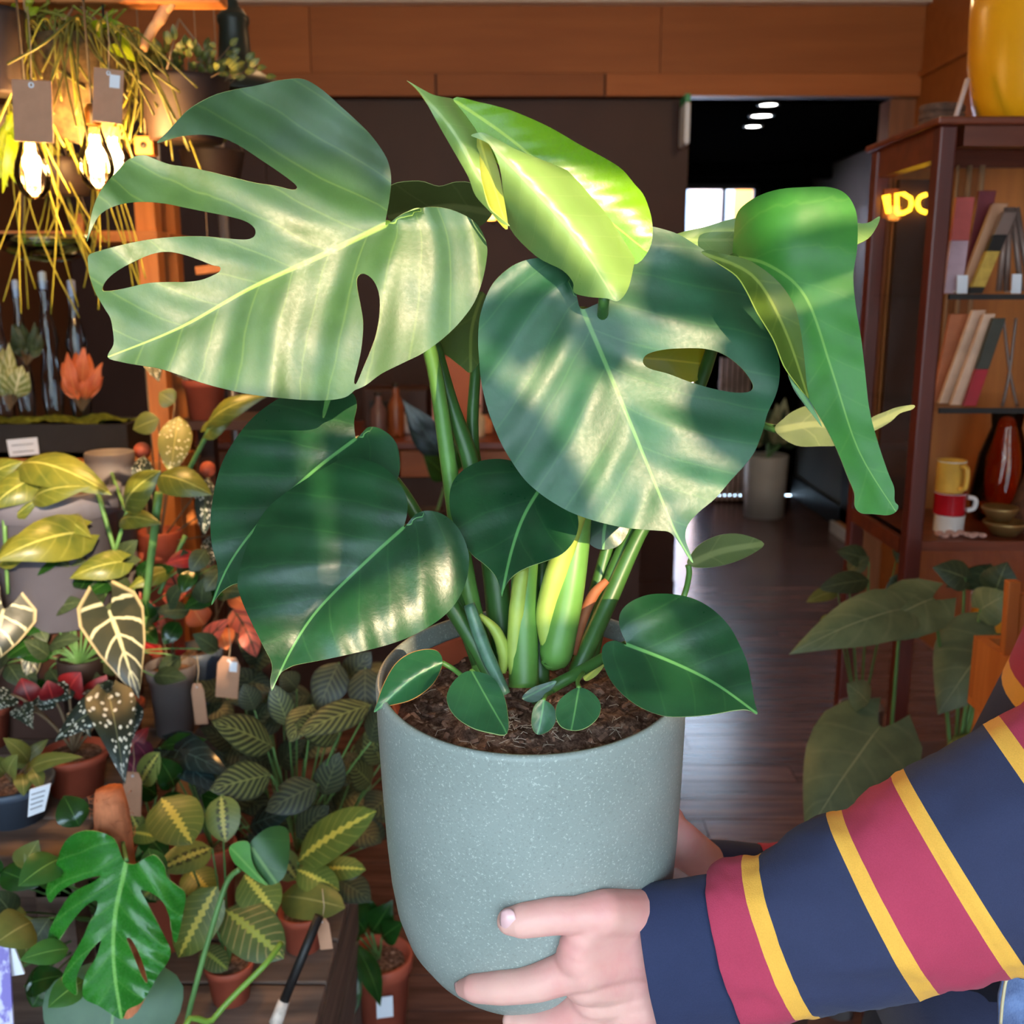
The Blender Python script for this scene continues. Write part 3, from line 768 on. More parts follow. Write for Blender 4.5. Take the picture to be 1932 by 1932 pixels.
leaf_px('leaf', [(985,1318),(1000,1300),(1025,1290),(1050,1285),(1035,1305),(1010,1325)], [(988,1318),(1048,1287)], .800, 0, -.2, mS, root, wave=0, step=7, edge=m_edge)
# ------------------------------------------------------------------ the person holding the pot
def rcone(p0, r0, p1, r1, seg=14):
    """capsule with two radii"""
    p0, p1 = Vector(p0), Vector(p1)
    d = (p1 - p0); L = max(d.length, 1e-6)
    prof = []
    for i in range(5): a = math.pi / 2 * (1 - i / 4); prof.append((r0 * math.cos(a), -r0 * math.sin(a)))
    for i in range(5): a = math.pi / 2 * (i / 4); prof.append((r1 * math.cos(a), L + r1 * math.sin(a)))
    return lathe(prof, p0, seg, d / L if d.length > 1e-6 else (0, 0, 1))
def chain(pts):
    return [rcone(pts[i][0], pts[i][1], pts[i + 1][0], pts[i + 1][1]) for i in range(len(pts) - 1)]
def fused(parts, voxel, smooth=6, fac=.5):
    v, f = joinm(*parts)
    me = bpy.data.meshes.new('tmp'); me.from_pydata(v, [], f)
    bm = bmesh.new(); bm.from_mesh(me); bmesh.ops.remove_doubles(bm, verts=bm.verts, dist=1e-5)
    bmesh.ops.recalc_face_normals(bm, faces=bm.faces)
    bm.to_mesh(me); bm.free()
    o = bpy.data.objects.new('tmp', me); COL.objects.link(o)
    m = o.modifiers.new('r', 'REMESH'); m.mode = 'VOXEL'; m.voxel_size = voxel
    m = o.modifiers.new('s', 'SMOOTH'); m.iterations = smooth; m.factor = fac
    dg = bpy.context.evaluated_depsgraph_get()
    ev = o.evaluated_get(dg); em = ev.to_mesh()
    V = [tuple(q.co) for q in em.vertices]; F = [tuple(p.vertices) for p in em.polygons]
    ev.to_mesh_clear()
    bpy.data.objects.remove(o); bpy.data.meshes.remove(me)
    return V, F
def H(px, py, off):
    return P(px, py, pot_hit(px, py) - off)

FEET = Vector((.62, 1.0, 0))
person = thing('person', FEET, 'person in a striped navy, maroon and yellow shirt holding the pot', 'person')
# near hand (left hand, back towards the camera)
wr = P(1275, 1795, .765)
hp = []
thumb = [(H(963, 1738, .0085), .0112), (H(985, 1737, .0095), .0138), (H(1045, 1728, .0105), .0148), (H(1085, 1727, .0115), .0148), (H(1140, 1722, .015), .0185), (P(1205, 1726, .762), .0215), (P(1275, 1740, .765), .021)]
hp += chain(thumb)
index = [(H(876, 1864, .0065), .0082), (H(898, 1864, .0085), .0122), (H(945, 1863, .0100), .0140), (H(985, 1860, .0105), .0142), (H(1015, 1854, .0120), .0152), (H(1060, 1838, .0130), .0165), (H(1100, 1822, .0165), .0205), (P(1180, 1800, .755), .0225), (wr, .0235)]
hp += chain(index)
mid = [(P(966, 1926, .775), .0088), (P(985, 1932, .772), .0125), (P(1030, 1932, .765), .0145), (P(1075, 1918, .760), .0165), (P(1115, 1892, .756), .0195), (P(1180, 1842, .757), .020), (wr + Vector((0, .005, -.01)), .020)]
hp += chain(mid)
def potpt(px_like, h, th, r):
    ex = Vector((1, 0, 0)); ex = (ex - AX * ex.dot(AX)).normalized(); ey = AX.cross(ex)
    return RIMC + AX * h + (ex * math.cos(th) + ey * math.sin(th)) * r
# ring and little finger reach below the pot
ring = [(P(1010, 1990, .79), .0085), (P(1050, 1985, .775), .0120), (P(1090, 1958, .765), .0135), (P(1130, 1925, .760), .0165), (P(1190, 1872, .762), .0185), (wr + Vector((0, .008, -.018)), .018)]
hp += chain(ring)
little = [(P(1070, 2030, .80), .0075), (P(1105, 2010, .785), .0105), (P(1135, 1972, .775), .0125), (P(1165, 1935, .770), .0145), (P(1215, 1880, .768), .016), (wr + Vector((0, .010, -.026)), .016)]
hp += chain(little)
for y0, y1, x0, r_ in [(1745, 1755, 1112, .0150), (1765, 1770, 1098, .0150), (1785, 1788, 1092, .0165), (1805, 1805, 1092, .019), (1850, 1835, 1105, .020), (1880, 1860, 1120, .020), (1905, 1880, 1140, .019)]:
    hp += chain([(P(x0, y0, min(pot_hit(x0, y0) - .016, .775)), r_), (P(1180, (y0 + y1) / 2, .758), .022), (P(1265, y1, .765), .022)])
hp += chain([(H(1105, 1750, .014), .0130), (H(1112, 1800, .015), .0155), (P(1190, 1765, .758), .020)])       # web of the thumb
hp += chain([(P(1140, 1840, .760), .016), (P(1150, 1890, .762), .0155), (P(1165, 1925, .766), .0140)])       # knuckle row
elbow = P(2015, 1590, .80)
hp += chain([(wr, .027), (wr.lerp(elbow, .35), .036), (elbow, .043)])
handV, handF = fused(hp, .0019, 7)
# far hand behind the pot
hr = []
fw = P(1342, 1636, .955)
palm = [potpt(0, -.150, .42, .150), potpt(0, -.175, .42, .150), potpt(0, -.198, .42, .146)]
hr += chain([(fw, .021), (potpt(0, -.212, .32, .150), .022), (potpt(0, -.215, .62, .148), .020)])
for i, (h0, le) in enumerate([(-.190, 1.0), (-.210, 1.1), (-.230, 1.05), (-.247, .9)]):
    rr = pot_radius(h0) + .011
    hr += chain([(potpt(0, h0 * .5 - .108, .35, rr + .006), .016), (potpt(0, h0, .72, rr), .0110), (potpt(0, h0, .72 + .3 * le, rr), .0098), (potpt(0, h0 - .002, .72 + .5 * le, rr - .001), .0088), (potpt(0, h0 - .003, .72 + .62 * le, rr - .002), .0070)])
hr += chain([(potpt(0, -.205, .45, .153), .017), (potpt(0, -.180, .68, .150), .0140), (potpt(0, -.160, .85, .147), .0110), (potpt(0, -.150, .98, .146), .0085)])
felbow = P(1800, 1690, 1.085)
hr += chain([(fw, .020), (felbow, .033)])
farV, farF = fused(hr, .0028, 6)
def lean(q):
    q = Vector(q); return Vector((q.x - .05 + max(0, q.z - .85) * .40, q.y, q.z))
# rest of the body (mostly outside the frame)
bd = []
sh1, sh2 = Vector((.60, .80, 1.40)), Vector((.62, 1.20, 1.40))
bd += chain([(elbow, .042), (lean(sh1), .055)]) + chain([(felbow, .040), (lean(sh2), .055)])
bd += chain([(sh1, .06), (Vector((.62, 1.0, 1.43)), .075), (sh2, .06)])
for y in (.93, 1.0, 1.07): bd += chain([(Vector((.62, y, .92)), .11), (Vector((.62, y, 1.15)), .105), (Vector((.62, y, 1.36)), .10)])
for y in (.91, 1.09): bd += chain([(Vector((.62, y, .90)), .09), (Vector((.61, y, .50)), .058), (Vector((.63, y, .09)), .040), (Vector((.53, y, .045)), .036)])
bd += chain([(Vector((.62, 1.0, 1.42)), .058), (Vector((.60, 1.0, 1.56)), .055)])
bd += chain([(Vector((.60, 1.0, 1.68)), .092), (Vector((.57, 1.0, 1.60)), .062), (Vector((.535, 1.0, 1.565)), .034)])
bd += chain([(Vector((.505, 1.0, 1.66)), .010), (Vector((.488, 1.0, 1.625)), .013)]) + chain([(Vector((.512, .985, 1.588)), .010), (Vector((.512, 1.015, 1.588)), .010)])
for s in (-1, 1): bd += chain([(Vector((.615, 1 + s * .088, 1.67)), .014), (Vector((.605, 1 + s * .085, 1.635)), .010)])
bodyV, bodyF = fused([([lean(q) for q in pv], pf) for pv, pf in bd[2:]] + bd[:2], .011, 5)
v, f = joinm((handV, handF), (farV, farF), (bodyV, bodyF))
t = NT('skin')
vv = t.coord('Object')
nz = t.noise(vv, 16, 4)
c = t.mix(t.step(nz, .35, .68), S(232, 180, 166), S(226, 158, 150))
t.set(c, .48, .4)
t.b.inputs['Subsurface Weight'].default_value = .12
t.b.inputs['Subsurface Radius'].default_value = (.012, .004, .002)
t.b.inputs['Subsurface Scale'].default_value = .5
h2 = t.M('ADD', t.M('MULTIPLY', t.noise(vv, 320, 3), .5), t.noise(t.coord('Object', (60, 60, 22)), 3.0, 3))
t.bump(h2, .16, .0012)
body = mk('body', v, f, t.m, person)
# nails
m_nail = plain('nail', S(238, 190, 190), .25, .03, 20, 0, .6)
def nail(cpx, cpy, off, wpx, hpx, tilt):
    V, F = [], []
    n = 9
    for i in range(n):
        for j in range(n):
            a = i / (n - 1) * 2 - 1; b = j / (n - 1) * 2 - 1
            x = a * math.sqrt(1 - b * b * .45); y = b * math.sqrt(1 - a * a * .35)
            qx = cpx + x * wpx + tilt * y; qy = cpy + y * hpx
            V.append(P(qx, qy, pot_hit(cpx, cpy) - off + .0055 * y * y + .005 * max(0, -x) ** 2))
    for i in range(n - 1):
        for j in range(n - 1): F.append((i * n + j, (i + 1) * n + j, (i + 1) * n + j + 1, i * n + j + 1))
    o = mk('fingernail', V, F, m_nail, body)
    m = o.modifiers.new('t', 'SOLIDIFY'); m.thickness = .0008
    return o
nail(959, 1738, .0200, 15, 23, 1)
nail(868, 1866, .0135, 8, 13, 4)
# eyes and hair of the head above the frame
m_eye = plain('eye', S(230, 230, 228), .2, .02, 5, 0)
for s in (-1, 1):
    v, f = ball(lean((.528, 1 + s * .032, 1.665)), .013); mk('eye', v, f, m_eye, body)
V, F = ball((.615, 1.0, 1.705), .104, 24, 16)
V = [q + (q - Vector((.615, 1, 1.705))) * .06 * noise.noise(q * 40) for q in V]
F = [q for q in F if sum(V[i].z - .55 * (V[i].x - .6) for i in q) / 4 < 9 and not all(V[i].x < .565 and V[i].z < 1.735 for i in q) and not all(V[i].z < 1.63 for i in q)]
V = [lean(q) for q in V]
mk('hair', V, F, plain('brown hair', S(72, 48, 34), .5, .3, 60, .5, stretch=(1, 1, .2)), person)

# --- sleeves
def cloth(name, col):
    t = NT(name)
    vv = t.coord('Object')
    fine = t.noise(vv, 900, 2, .6); big = t.noise(vv, 30, 3)
    lo = tuple(c * .80 for c in col[:3]) + (1,); hi = tuple(min(1, c * 1.25) for c in col[:3]) + (1,)
    t.set(t.mix(t.M('ADD', t.M('MULTIPLY', fine, .6), t.M('MULTIPLY', big, .4)), lo, hi), .85, .15)
    t.b.inputs['Sheen Weight'].default_value = .06
    t.bump(t.M('ADD', t.M('MULTIPLY', fine, .35), t.M('MULTIPLY', t.noise(t.coord('Object', (1, 1, 1)), 38, 2), 1.0)), .35, .003)
    MATS[name] = t.m
    return t.m
m_navy = cloth('navy jersey', S(52, 56, 82))
m_maroon = cloth('maroon jersey', S(172, 60, 84))
m_yellow = cloth('yellow jersey', S(232, 172, 72))
m_cuff = cloth('navy cuff', S(46, 52, 80))
def sleeve(name, rings, mats, bands, parent, depth=.8, sub=7, seg=56, wrinkle=.0022, seed=0.0):
    """rings (top x, top y, bottom x, bottom y, bulge px, Y); bands = material index of each gap"""
    keys = []
    for tx, ty, bx, by, bul, Y in rings:
        a, b = P(tx, ty, Y), P(bx, by, Y)
        c = (a + b) / 2; e1 = (a - b) / 2
        s = msz(bul, c)
        e2 = Vector((s, -e1.length * depth, 0))
        keys.append((c, e1, e2))
    cs = crom([k[0] for k in keys], sub); e1s = crom([k[1] for k in keys], sub); e2s = crom([k[2] for k in keys], sub)
    V, F, FM = [], [], []
    for i, (c, a, b) in enumerate(zip(cs, e1s, e2s)):
        for k in range(seg):
            th = 2 * math.pi * k / seg
            d = a * math.cos(th) + b * math.sin(th)
            q = c + d
            w = wrinkle * (noise.noise(Vector((q.x * 26 + seed, q.y * 20, q.z * 48))) + .5 * noise.noise(q * 90))
            V.append(q + d.normalized() * w)
    for i in range(len(cs) - 1):
        for k in range(seg):
            k2 = (k + 1) % seg
            F.append((i * seg + k, i * seg + k2, (i + 1) * seg + k2, (i + 1) * seg + k)); FM.append(bands[i // sub])
    o = mk(name, V, F, None, parent, True, None, mats, FM)
    m = o.modifiers.new('t', 'SOLIDIFY'); m.thickness = .0016; m.offset = -1
    return o
TRI = [m_navy, m_maroon, m_yellow]
YA = .765
cf = sleeve('cuff', [(1204, 1680, 1256, 1936, -18, YA), (1225, 1676, 1282, 1936, -20, YA), (1270, 1670, 1345, 1930, -26, YA), (1322, 1663, 1410, 1921, -29, YA), (1334, 1661, 1426, 1917, -30, YA)], [m_cuff], [0] * 4, person, .72, 5, 56, .0012)
cf['label'] = 'plain navy ribbed cuff at the near wrist'
sl = sleeve('sleeve', [(1331, 1656, 1424, 1921, -31, YA), (1340, 1650, 1438, 1920, -32, YA), (1362, 1640, 1470, 1914, -32, YA), (1398, 1632, 1519, 1901, -30, YA), (1431, 1624, 1549, 1895, -30, YA),
     (1500, 1585, 1640, 1873, -24, YA), (1562, 1551, 1725, 1852, -20, YA), (1591, 1543, 1765, 1845, -22, YA), (1640, 1512, 1828, 1826, -22, YA), (1688, 1484, 1890, 1808, -23, YA), (1713, 1468, 1926, 1800, -24, YA),
     (1790, 1428, 2010, 1755, -26, YA + .005), (1867, 1385, 2085, 1700, -28, YA + .01), (1896, 1365, 2115, 1675, -28, YA + .012), (1975, 1315, 2190, 1605, -28, YA + .016), (2005, 1295, 2215, 1580, -28, YA + .018),
     (2110, 1180, 2330, 1440, -20, YA + .02), (2230, 1020, 2500, 1220, -10, YA + .03), (2330, 880, 2600, 1010, 0, YA + .05)],
     TRI, [1, 1, 1, 2, 0, 0, 2, 1, 1, 2, 0, 0, 2, 1, 2, 0, 0, 0], person, .80, 6, 60, .0042)
sl['label'] = 'near sleeve with maroon, yellow and navy bands'
YFAR = .965
sleeve('cuff', [(1334, 1590, 1330, 1706, 0, YFAR - .008), (1380, 1592, 1378, 1712, 0, YFAR - .004), (1440, 1600, 1440, 1722, 0, YFAR)], [m_cuff], [0, 0], person, .9, 4, 36, .0012)
sleeve('sleeve', [(1438, 1596, 1438, 1726, 0, YFAR), (1490, 1594, 1492, 1728, 0, YFAR + .01), (1510, 1592, 1512, 1732, 0, YFAR + .015), (1600, 1585, 1610, 1760, 0, YFAR + .04), (1640, 1580, 1650, 1770, 0, YFAR + .06), (1750, 1560, 1800, 1800, 0, YFAR + .10),
     (1830, 1500, 1930, 1740, 0, YFAR + .14), (1945, 1420, 2070, 1560, 0, YFAR + .17), (2070, 1240, 2250, 1330, 0, YFAR + .19), (2120, 1120, 2310, 1160, 0, YFAR + .20)], TRI, [1, 2, 0, 2, 1, 1, 2, 0, 0], person, .8, 5, 40, .003, 5.0)
# shirt body, hoops as bands
rows = [(.80, 0), (.90, 0), (.96, 1), (1.02, 2), (1.04, 0), (1.16, 2), (1.18, 1), (1.26, 2), (1.28, 0), (1.38, 1), (1.43, 1), (1.47, 1), (1.495, 0), (1.51, 0)]
V, F, FM = [], [], []
seg = 48
for z, mi in rows:
    ta = max(0, (z - 1.34) / .14)
    a = (.150 - .015 * (z - .8)) * (1 - .30 * ta); b = (.19 + .05 * min(1, (z - .8) / .5)) * (1 - .50 * ta ** 3)
    for k in range(seg):
        th = 2 * math.pi * k / seg
        w = 1 + .03 * noise.noise(Vector((math.cos(th) * 2, math.sin(th) * 2, z * 9)))
        V.append(lean(Vector((.615 + a * w * math.cos(th), 1.0 + b * w * math.sin(th), z))))
for i in range(len(rows) - 1):
    for k in range(seg):
        k2 = (k + 1) % seg
        F.append((i * seg + k, i * seg + k2, (i + 1) * seg + k2, (i + 1) * seg + k)); FM.append(rows[i][1])
sb = mk('shirt_body', V, F, None, person, True, None, TRI, FM)
m = sb.modifiers.new('t', 'SOLIDIFY'); m.thickness = .003
# dark shirt tail hanging in front
V, F = [], []
for i in range(9):
    for j in range(13):
        u = i / 8; w = j / 12 * 2 - 1
        z = .97 - .30 * u
        V.append(Vector((.445 - .045 * u - .012 * math.sin(w * 5) * u + .075 * w * w, 1.0 + .17 * w, z)))
for i in range(8):
    for j in range(12): F.append((i * 13 + j, i * 13 + j + 1, (i + 1) * 13 + j + 1, (i + 1) * 13 + j))
o = mk('shirt_tail', V, F, cloth('black jersey', S(22, 22, 34)), person); m = o.modifiers.new('t', 'SOLIDIFY'); m.thickness = .003
# jeans
t = NT('blue denim')
vv = t.coord('Object')
c = t.mix(t.step(t.noise(vv, 30, 4), .35, .7), S(48, 66, 110), S(104, 128, 176))
c = t.mix(t.M('MULTIPLY', t.noise(t.coord('Object', (900, 900, 300)), 1, 2), .35), c, S(170, 186, 214))
t.set(c, .85, .2); t.bump(t.noise(t.coord('Object', (1, 1, 1)), 700, 2), .4, .001)
m_denim = t.m
jp = []
for y in (.93, 1.0, 1.07): jp += chain([(Vector((.605, y, .80)), .125), (Vector((.605, y, .88)), .12)])
for y in (.905, 1.095): jp += chain([(Vector((.60, y, .82)), .105), (Vector((.60, y, .48)), .075), (Vector((.62, y, .10)), .062)])
v, f = fused([([lean(q) for q in pv], pf) for pv, pf in jp], .009, 4)
jeans = mk('jeans', v, f, m_denim, person)
# pocket flap with stitching and stud on the near hip
pk = P(1915, 1850, .775)
mm = plain('stitch thread', S(206, 190, 150), .7, .05, 20, 0)
pts = [P(1888, 1932, .785), P(1893, 1880, .782), P(1905, 1838, .782), P(1950, 1815, .785)]
v, f = tube(crom(pts, 5), .0014, 6); mk('seam', v, f, mm, jeans)
V = []
for i in range(7):
    for j in range(7):
        x = 1887 + i * 14; y = 1836 + j * 22 - i * 3
        V.append(P(x + max(0, 2 - j) * 6, y, .790 + .006 * math.sin(i * .8) + .002 * j))
F = [(i * 7 + j, i * 7 + j + 1, (i + 1) * 7 + j + 1, (i + 1) * 7 + j) for i in range(6) for j in range(6)]
o = mk('pocket', V, F, m_denim, jeans); m = o.modifiers.new('t', 'SOLIDIFY'); m.thickness = .003
v, f = lathe([(0, .003), (.005, .0028), (.007, .001), (.007, -.002)], P(1930, 1832, .783), 16, (0, -1, .2)); mk('stud', v, f, plain('steel stud', S(190, 190, 196), .25, .05, 10, 0, .5, 1.0), jeans)
V, F = [], []
for s in (0, 1):
    y = .905 + s * .19
    v, f = joinm(ball((.525, y, .04), .05, 16, 10, (2.6, .9, .8)))
    v = [Vector((q.x, q.y, max(q.z, .002))) for q in v]
    mk('shoe', v, f, m_black, person)
# ------------------------------------------------------------------ plant shop display on the left
SHAPES = {
    'ovate': [0, .55, .84, .98, 1.0, .95, .82, .62, .36, 0],
    'round': [0, .62, .88, .99, 1.0, .97, .90, .74, .48, 0],
    'lance': [0, .40, .72, .93, 1.0, .93, .76, .52, .26, 0],
    'heart': [.30, .82, 1.0, .98, .89, .76, .60, .42, .22, 0],
    'arrow': [.34, .90, 1.0, .86, .72, .58, .44, .30, .15, 0],
    'strap': [.4, .8, .95, 1, 1, 1, .95, .82, .55, 0],
}
def bgleaf(parent, b, t, w, mat, shape='ovate', arch=.10, fold=.25, curl=.25, lobe=0.0, tilt=None, name='leaf', nu=6, wav=.0):
    b, t = Vector(b), Vector(t)
    a = t - b; L = a.length
    if tilt is None: tilt = Vector((random.uniform(-.35, .35), 0, random.uniform(.15, .75)))
    n = (CAM - (b + t) / 2).normalized() + tilt
    side = a.cross(n)
    if side.length < 1e-6: side = Vector((1, 0, 0))
    side.normalize(); n = side.cross(a).normalized()
    pr = SHAPES[shape]; nv = len(pr) - 1
    if shape in ('heart', 'arrow') and lobe == 0: lobe = .22 if shape == 'heart' else .34
    V, UV, F = [], [], []
    for i in range(nv + 1):
        v = i / nv; hw = w / 2 * pr[i]
        for j in range(-nu // 2, nu // 2 + 1):
            u = j / (nu / 2)
            al = v - lobe * abs(u) ** 1.5 * max(0, 1 - v * 2.2) ** 1.2
            q = b + a * al + side * hw * u + n * (arch * L * 4 * v * (1 - v) - .35 * arch * L * v * v + fold * hw * abs(u) - curl * hw * u * u)
            if wav: q += n * wav * w * math.sin(v * 14 + u * 3)
            V.append(q); UV.append((u * .5 + .5, v))
    m = nu + 1
    for i in range(nv):
        for j in range(nu): F.append((i * m + j, i * m + j + 1, (i + 1) * m + j + 1, (i + 1) * m + j))
    return mk(name, V, F, mat, parent, True, UV)
def pxleaf(parent, s, mat, **kw):
    """s = (base x, base y, tip x, tip y, width px, Y base, Y tip)"""
    bx, by, tx, ty, w, Y0, Y1 = s
    b, t = P(bx, by, Y0), P(tx, ty, Y1)
    return bgleaf(parent, b, t, msz(w, (b + t) / 2), mat, **kw)
def stem(parent, a, b, r, mat, sag=.0, name='stem', r2=None):
    a, b = Vector(a), Vector(b)
    mid = (a + b) / 2 + Vector((0, 0, sag))
    n = 6
    pts = [a * (1 - t) ** 2 + mid * 2 * t * (1 - t) + b * t * t for t in [i / n for i in range(n + 1)]]
    r2 = r2 or r * .7
    v, f = tube(pts, [r + (r2 - r) * i / n for i in range(n + 1)], 6)
    return mk(name, v, f, mat, parent)
def planter(name, label, cat, px, py, Y, rpx, zbase, mat, group=None, taper=.74, rim=True, soilm=None, square=False, part='pot'):
    """pot whose rim centre is seen at (px,py); stands on zbase"""
    rc = P(px, py, Y); r = msz(rpx, rc); h = rc.z - zbase
    base = Vector((rc.x, rc.y, zbase))
    th = thing(name, base, label, cat, group)
    pr = [(0, 0), (r * taper, 0)]
    if rim: pr += [(r * (taper + (1 - taper) * .80) * .97, h * .80), (r * 1.0, h * .81), (r * 1.03, h * .99), (r * 1.0, h), (r * .93, h), (r * .90, h * .90)]
    else: pr += [(r * (taper + (1 - taper) * .5), h * .5), (r, h * .985), (r * .985, h), (r * .94, h), (r * .91, h * .90)]
    pr += [(0.001, h * .90)]
    v, f = lathe(pr, base, 4 if square else 28)
    o = mk(part, v, f, mat, th, not square)
    if square: bevel(o, .004)
    v, f = lathe([(r * .915, h * .88), (r * .6, h * .93), (0, h * .94)], base, 4 if square else 20); mk('soil', v, f, soilm or m_soil.m, th)
    return th, base + Vector((0, 0, h * .93)), r
m_wood_o = wood('orange pine', S(176, 106, 54), S(208, 136, 74), 'X', .55)
m_wood_ov = wood('orange pine upright', S(176, 104, 50), S(206, 130, 66), 'Z', .55)
m_wood_g = wood('weathered wood', S(84, 68, 60), S(122, 100, 88), 'X', .75)
m_wood_gy = wood('weathered wood y', S(84, 68, 60), S(122, 100, 88), 'Y', .75)
m_metal = plain('galvanised steel', S(150, 150, 158), .35, .08, 20, .03, .5, .8)
m_slate = plain('slate blue plastic', S(66, 76, 92), .5, .06, 10, .03)
m_grey = plain('grey plastic', S(116, 108, 108), .55, .06, 10, .03)
m_bgrey = plain('blue grey pot', S(98, 96, 108), .55, .08, 10, .04)
m_tc = plain('terracotta plastic', S(170, 82, 60), .6, .10, 14, .05)
m_dkpot = plain('dark brown pot', S(42, 30, 28), .6, .15, 12, .08)
m_trough = plain('black trough', S(34, 28, 26), .7, .12, 12, .1)
m_kraft = plain('kraft card', S(178, 132, 104), .8, .05, 40, .03)
m_paper = plain('white paper', S(226, 228, 236), .7, .02, 10, 0)
m_print = plain('grey print', S(120, 118, 124), .8, .02, 10, 0)
m_moss = plain('moss', S(104, 112, 40), .95, .4, 60, .8, .1)
m_string = plain('string', S(176, 150, 120), .9, .1, 10, 0)
m_stemg = plain('bg stem green', S(88, 128, 70), .45, .15, 20, .04)
m_stemb = plain('bg stem brown', S(110, 90, 66), .6, .15, 20, .04)

# --- display table with plank top
ZT = .75
tbl = thing('display_table', (-1.14, 1.9, 0), 'weathered wooden display table carrying potted plants at the left', 'table')
y = 1.44
while y < 2.28:
    w_ = .118
    v, f = bbox2((-1.62 + random.uniform(0, .02), y, ZT - .035), (-.695 + random.uniform(-.008, .012), y + w_ - .004, ZT)); bevel(mk('plank', v, f, m_wood_g, tbl, False), .004)
    y += w_
v, f = bbox2((-1.6, 1.50, ZT - .11), (-.72, 1.53, ZT - .035)); mk('apron', v, f, m_wood_g, tbl, False)
v, f = bbox2((-.74, 1.50, ZT - .11), (-.71, 2.37, ZT - .035)); mk('apron', v, f, m_wood_gy, tbl, False)
for x in (-1.58, -.745):
    for yy in (1.53, 2.33):
        v, f = box((x, yy, (ZT - .035) / 2), (.06, .06, ZT - .035)); mk('leg', v, f, m_wood_g, tbl, False)
v, f = bbox2((-1.6, 1.55, .20), (-.75, 2.3, .225)); mk('lower_shelf', v, f, m_wood_g, tbl, False)
# riser box on the table
ris = thing('riser_box', (-1.15, 2.0, ZT), 'dark wooden riser box on the display table under the grey pots', 'box')
v, f = bbox2((-1.52, 1.86, ZT), (-.80, 2.10, 1.0)); bevel(mk('box_body', v, f, m_darkwall, ris, False), .004)
# --- rack behind with two boards
rack = thing('shelf_rack', (-1.25, 2.25, 0), 'orange pine rack with two boards behind the display table', 'shelf rack')
for x in (-1.72, -.835):
    for yy in (2.44, 2.58):
        v, f = box((x, yy, .95), (.045, .045, 1.9)); mk('post', v, f, m_wood_ov, rack, False)
for z in (1.215, 1.74):
    for yy in (2.425, 2.51, 2.595):
        v, f = box((-1.28, yy, z - .012), (.96, .078, .024)); mk('board', v, f, m_wood_o, rack, False)
for px, y0, y1 in [(304, 380, 545), (424, 380, 470)]:
    pa = P(px, 460, 2.8)
    o = thing('steel_pole', (pa.x, pa.y, 0), {304: 'slim galvanised steel pole beside the orange pine rack', 424: 'galvanised steel pole behind the split leaf, farther from the rack'}[px], 'pole', 'steel poles')
    v, f = tube([(pa.x, pa.y, .004), (pa.x, pa.y, 2.1)], .013, 12); mk('pole', v, f, m_metal, o)
    v, f = lathe([(0, .008), (.045, .006), (.05, 0)], (pa.x, pa.y, 0), 16); mk('base_plate', v, f, m_metal, o)

# --- leaf patterns
L_gold = pleaf('arum leaf green', S(116, 118, 44), S(84, 96, 38), S(170, 170, 90), .05, 5, 1.6, .06, S(150, 150, 70), .4, rough=.35, trans=.2)
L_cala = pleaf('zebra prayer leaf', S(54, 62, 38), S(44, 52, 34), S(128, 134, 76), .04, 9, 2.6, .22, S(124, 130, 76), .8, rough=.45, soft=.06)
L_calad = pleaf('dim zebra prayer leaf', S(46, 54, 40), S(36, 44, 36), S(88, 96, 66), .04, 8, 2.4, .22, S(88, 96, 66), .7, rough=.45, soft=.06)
L_mara = pleaf('yellow ribbed prayer leaf', S(104, 118, 50), S(88, 104, 44), S(206, 194, 84), .03, 9, 1.8, .07, S(150, 152, 76), .55, zig=11, zigcol=S(204, 192, 84), rough=.4)
L_marb = pleaf('blotched prayer leaf', S(122, 132, 66), S(104, 118, 58), S(190, 184, 96), .04, 9, 1.8, .05, S(150, 150, 84), .4, zig=11, zigcol=S(186, 180, 92), blotch=S(58, 62, 40), rough=.4)
L_marg = pleaf('green banded prayer leaf', S(84, 100, 52), S(70, 86, 44), S(150, 160, 80), .04, 9, 1.7, .08, S(168, 150, 96), .65, zig=11, zigcol=S(150, 160, 70), rough=.4)
L_spot = pleaf('white spotted leaf', S(38, 52, 40), S(28, 40, 32), S(110, 120, 90), .025, 0, spots=7, spotcol=S(222, 226, 214), spotr=.27, rough=.4)
L_spotlit = pleaf('yellow lit spotted leaf', S(128, 126, 60), S(110, 112, 52), S(170, 165, 90), .03, 0, spots=7, spotcol=S(214, 208, 170), spotr=.25, rough=.4)  # spotted leaf with the warm light on it mixed into its colours
L_aloc = pleaf('white veined arrow leaf', S(56, 58, 42), S(44, 48, 38), S(196, 194, 150), .07, 5, 1.2, .075, S(206, 202, 164), .9, edge=S(176, 160, 120), rough=.35, soft=.03)
L_red = pleaf('deep red leaf', S(150, 30, 32), S(110, 20, 28), S(190, 60, 56), .05, rough=.45)
L_wine = pleaf('wine underside leaf', S(104, 34, 58), S(84, 26, 48), S(140, 60, 80), .05, rough=.5)
L_pink = pleaf('salmon leaf', S(214, 110, 92), S(196, 96, 84), S(70, 60, 50), .09, 3, 1.0, .10, S(90, 70, 56), .7, rough=.5)
L_coral = pleaf('coral leaf', S(220, 118, 66), S(200, 96, 56), S(230, 150, 90), .05, rough=.5)
L_cream = pleaf('cream variegated leaf', S(150, 150, 84), S(110, 124, 60), S(206, 204, 160), .12, 4, 1.2, .2, S(206, 204, 160), .6, rough=.5)
L_olive = pleaf('olive leaf', S(112, 116, 56), S(90, 100, 48), S(150, 150, 90), .04, rough=.4)
L_green = pleaf('plain green leaf', S(64, 110, 44), S(48, 92, 38), S(120, 160, 80), .03, rough=.3)
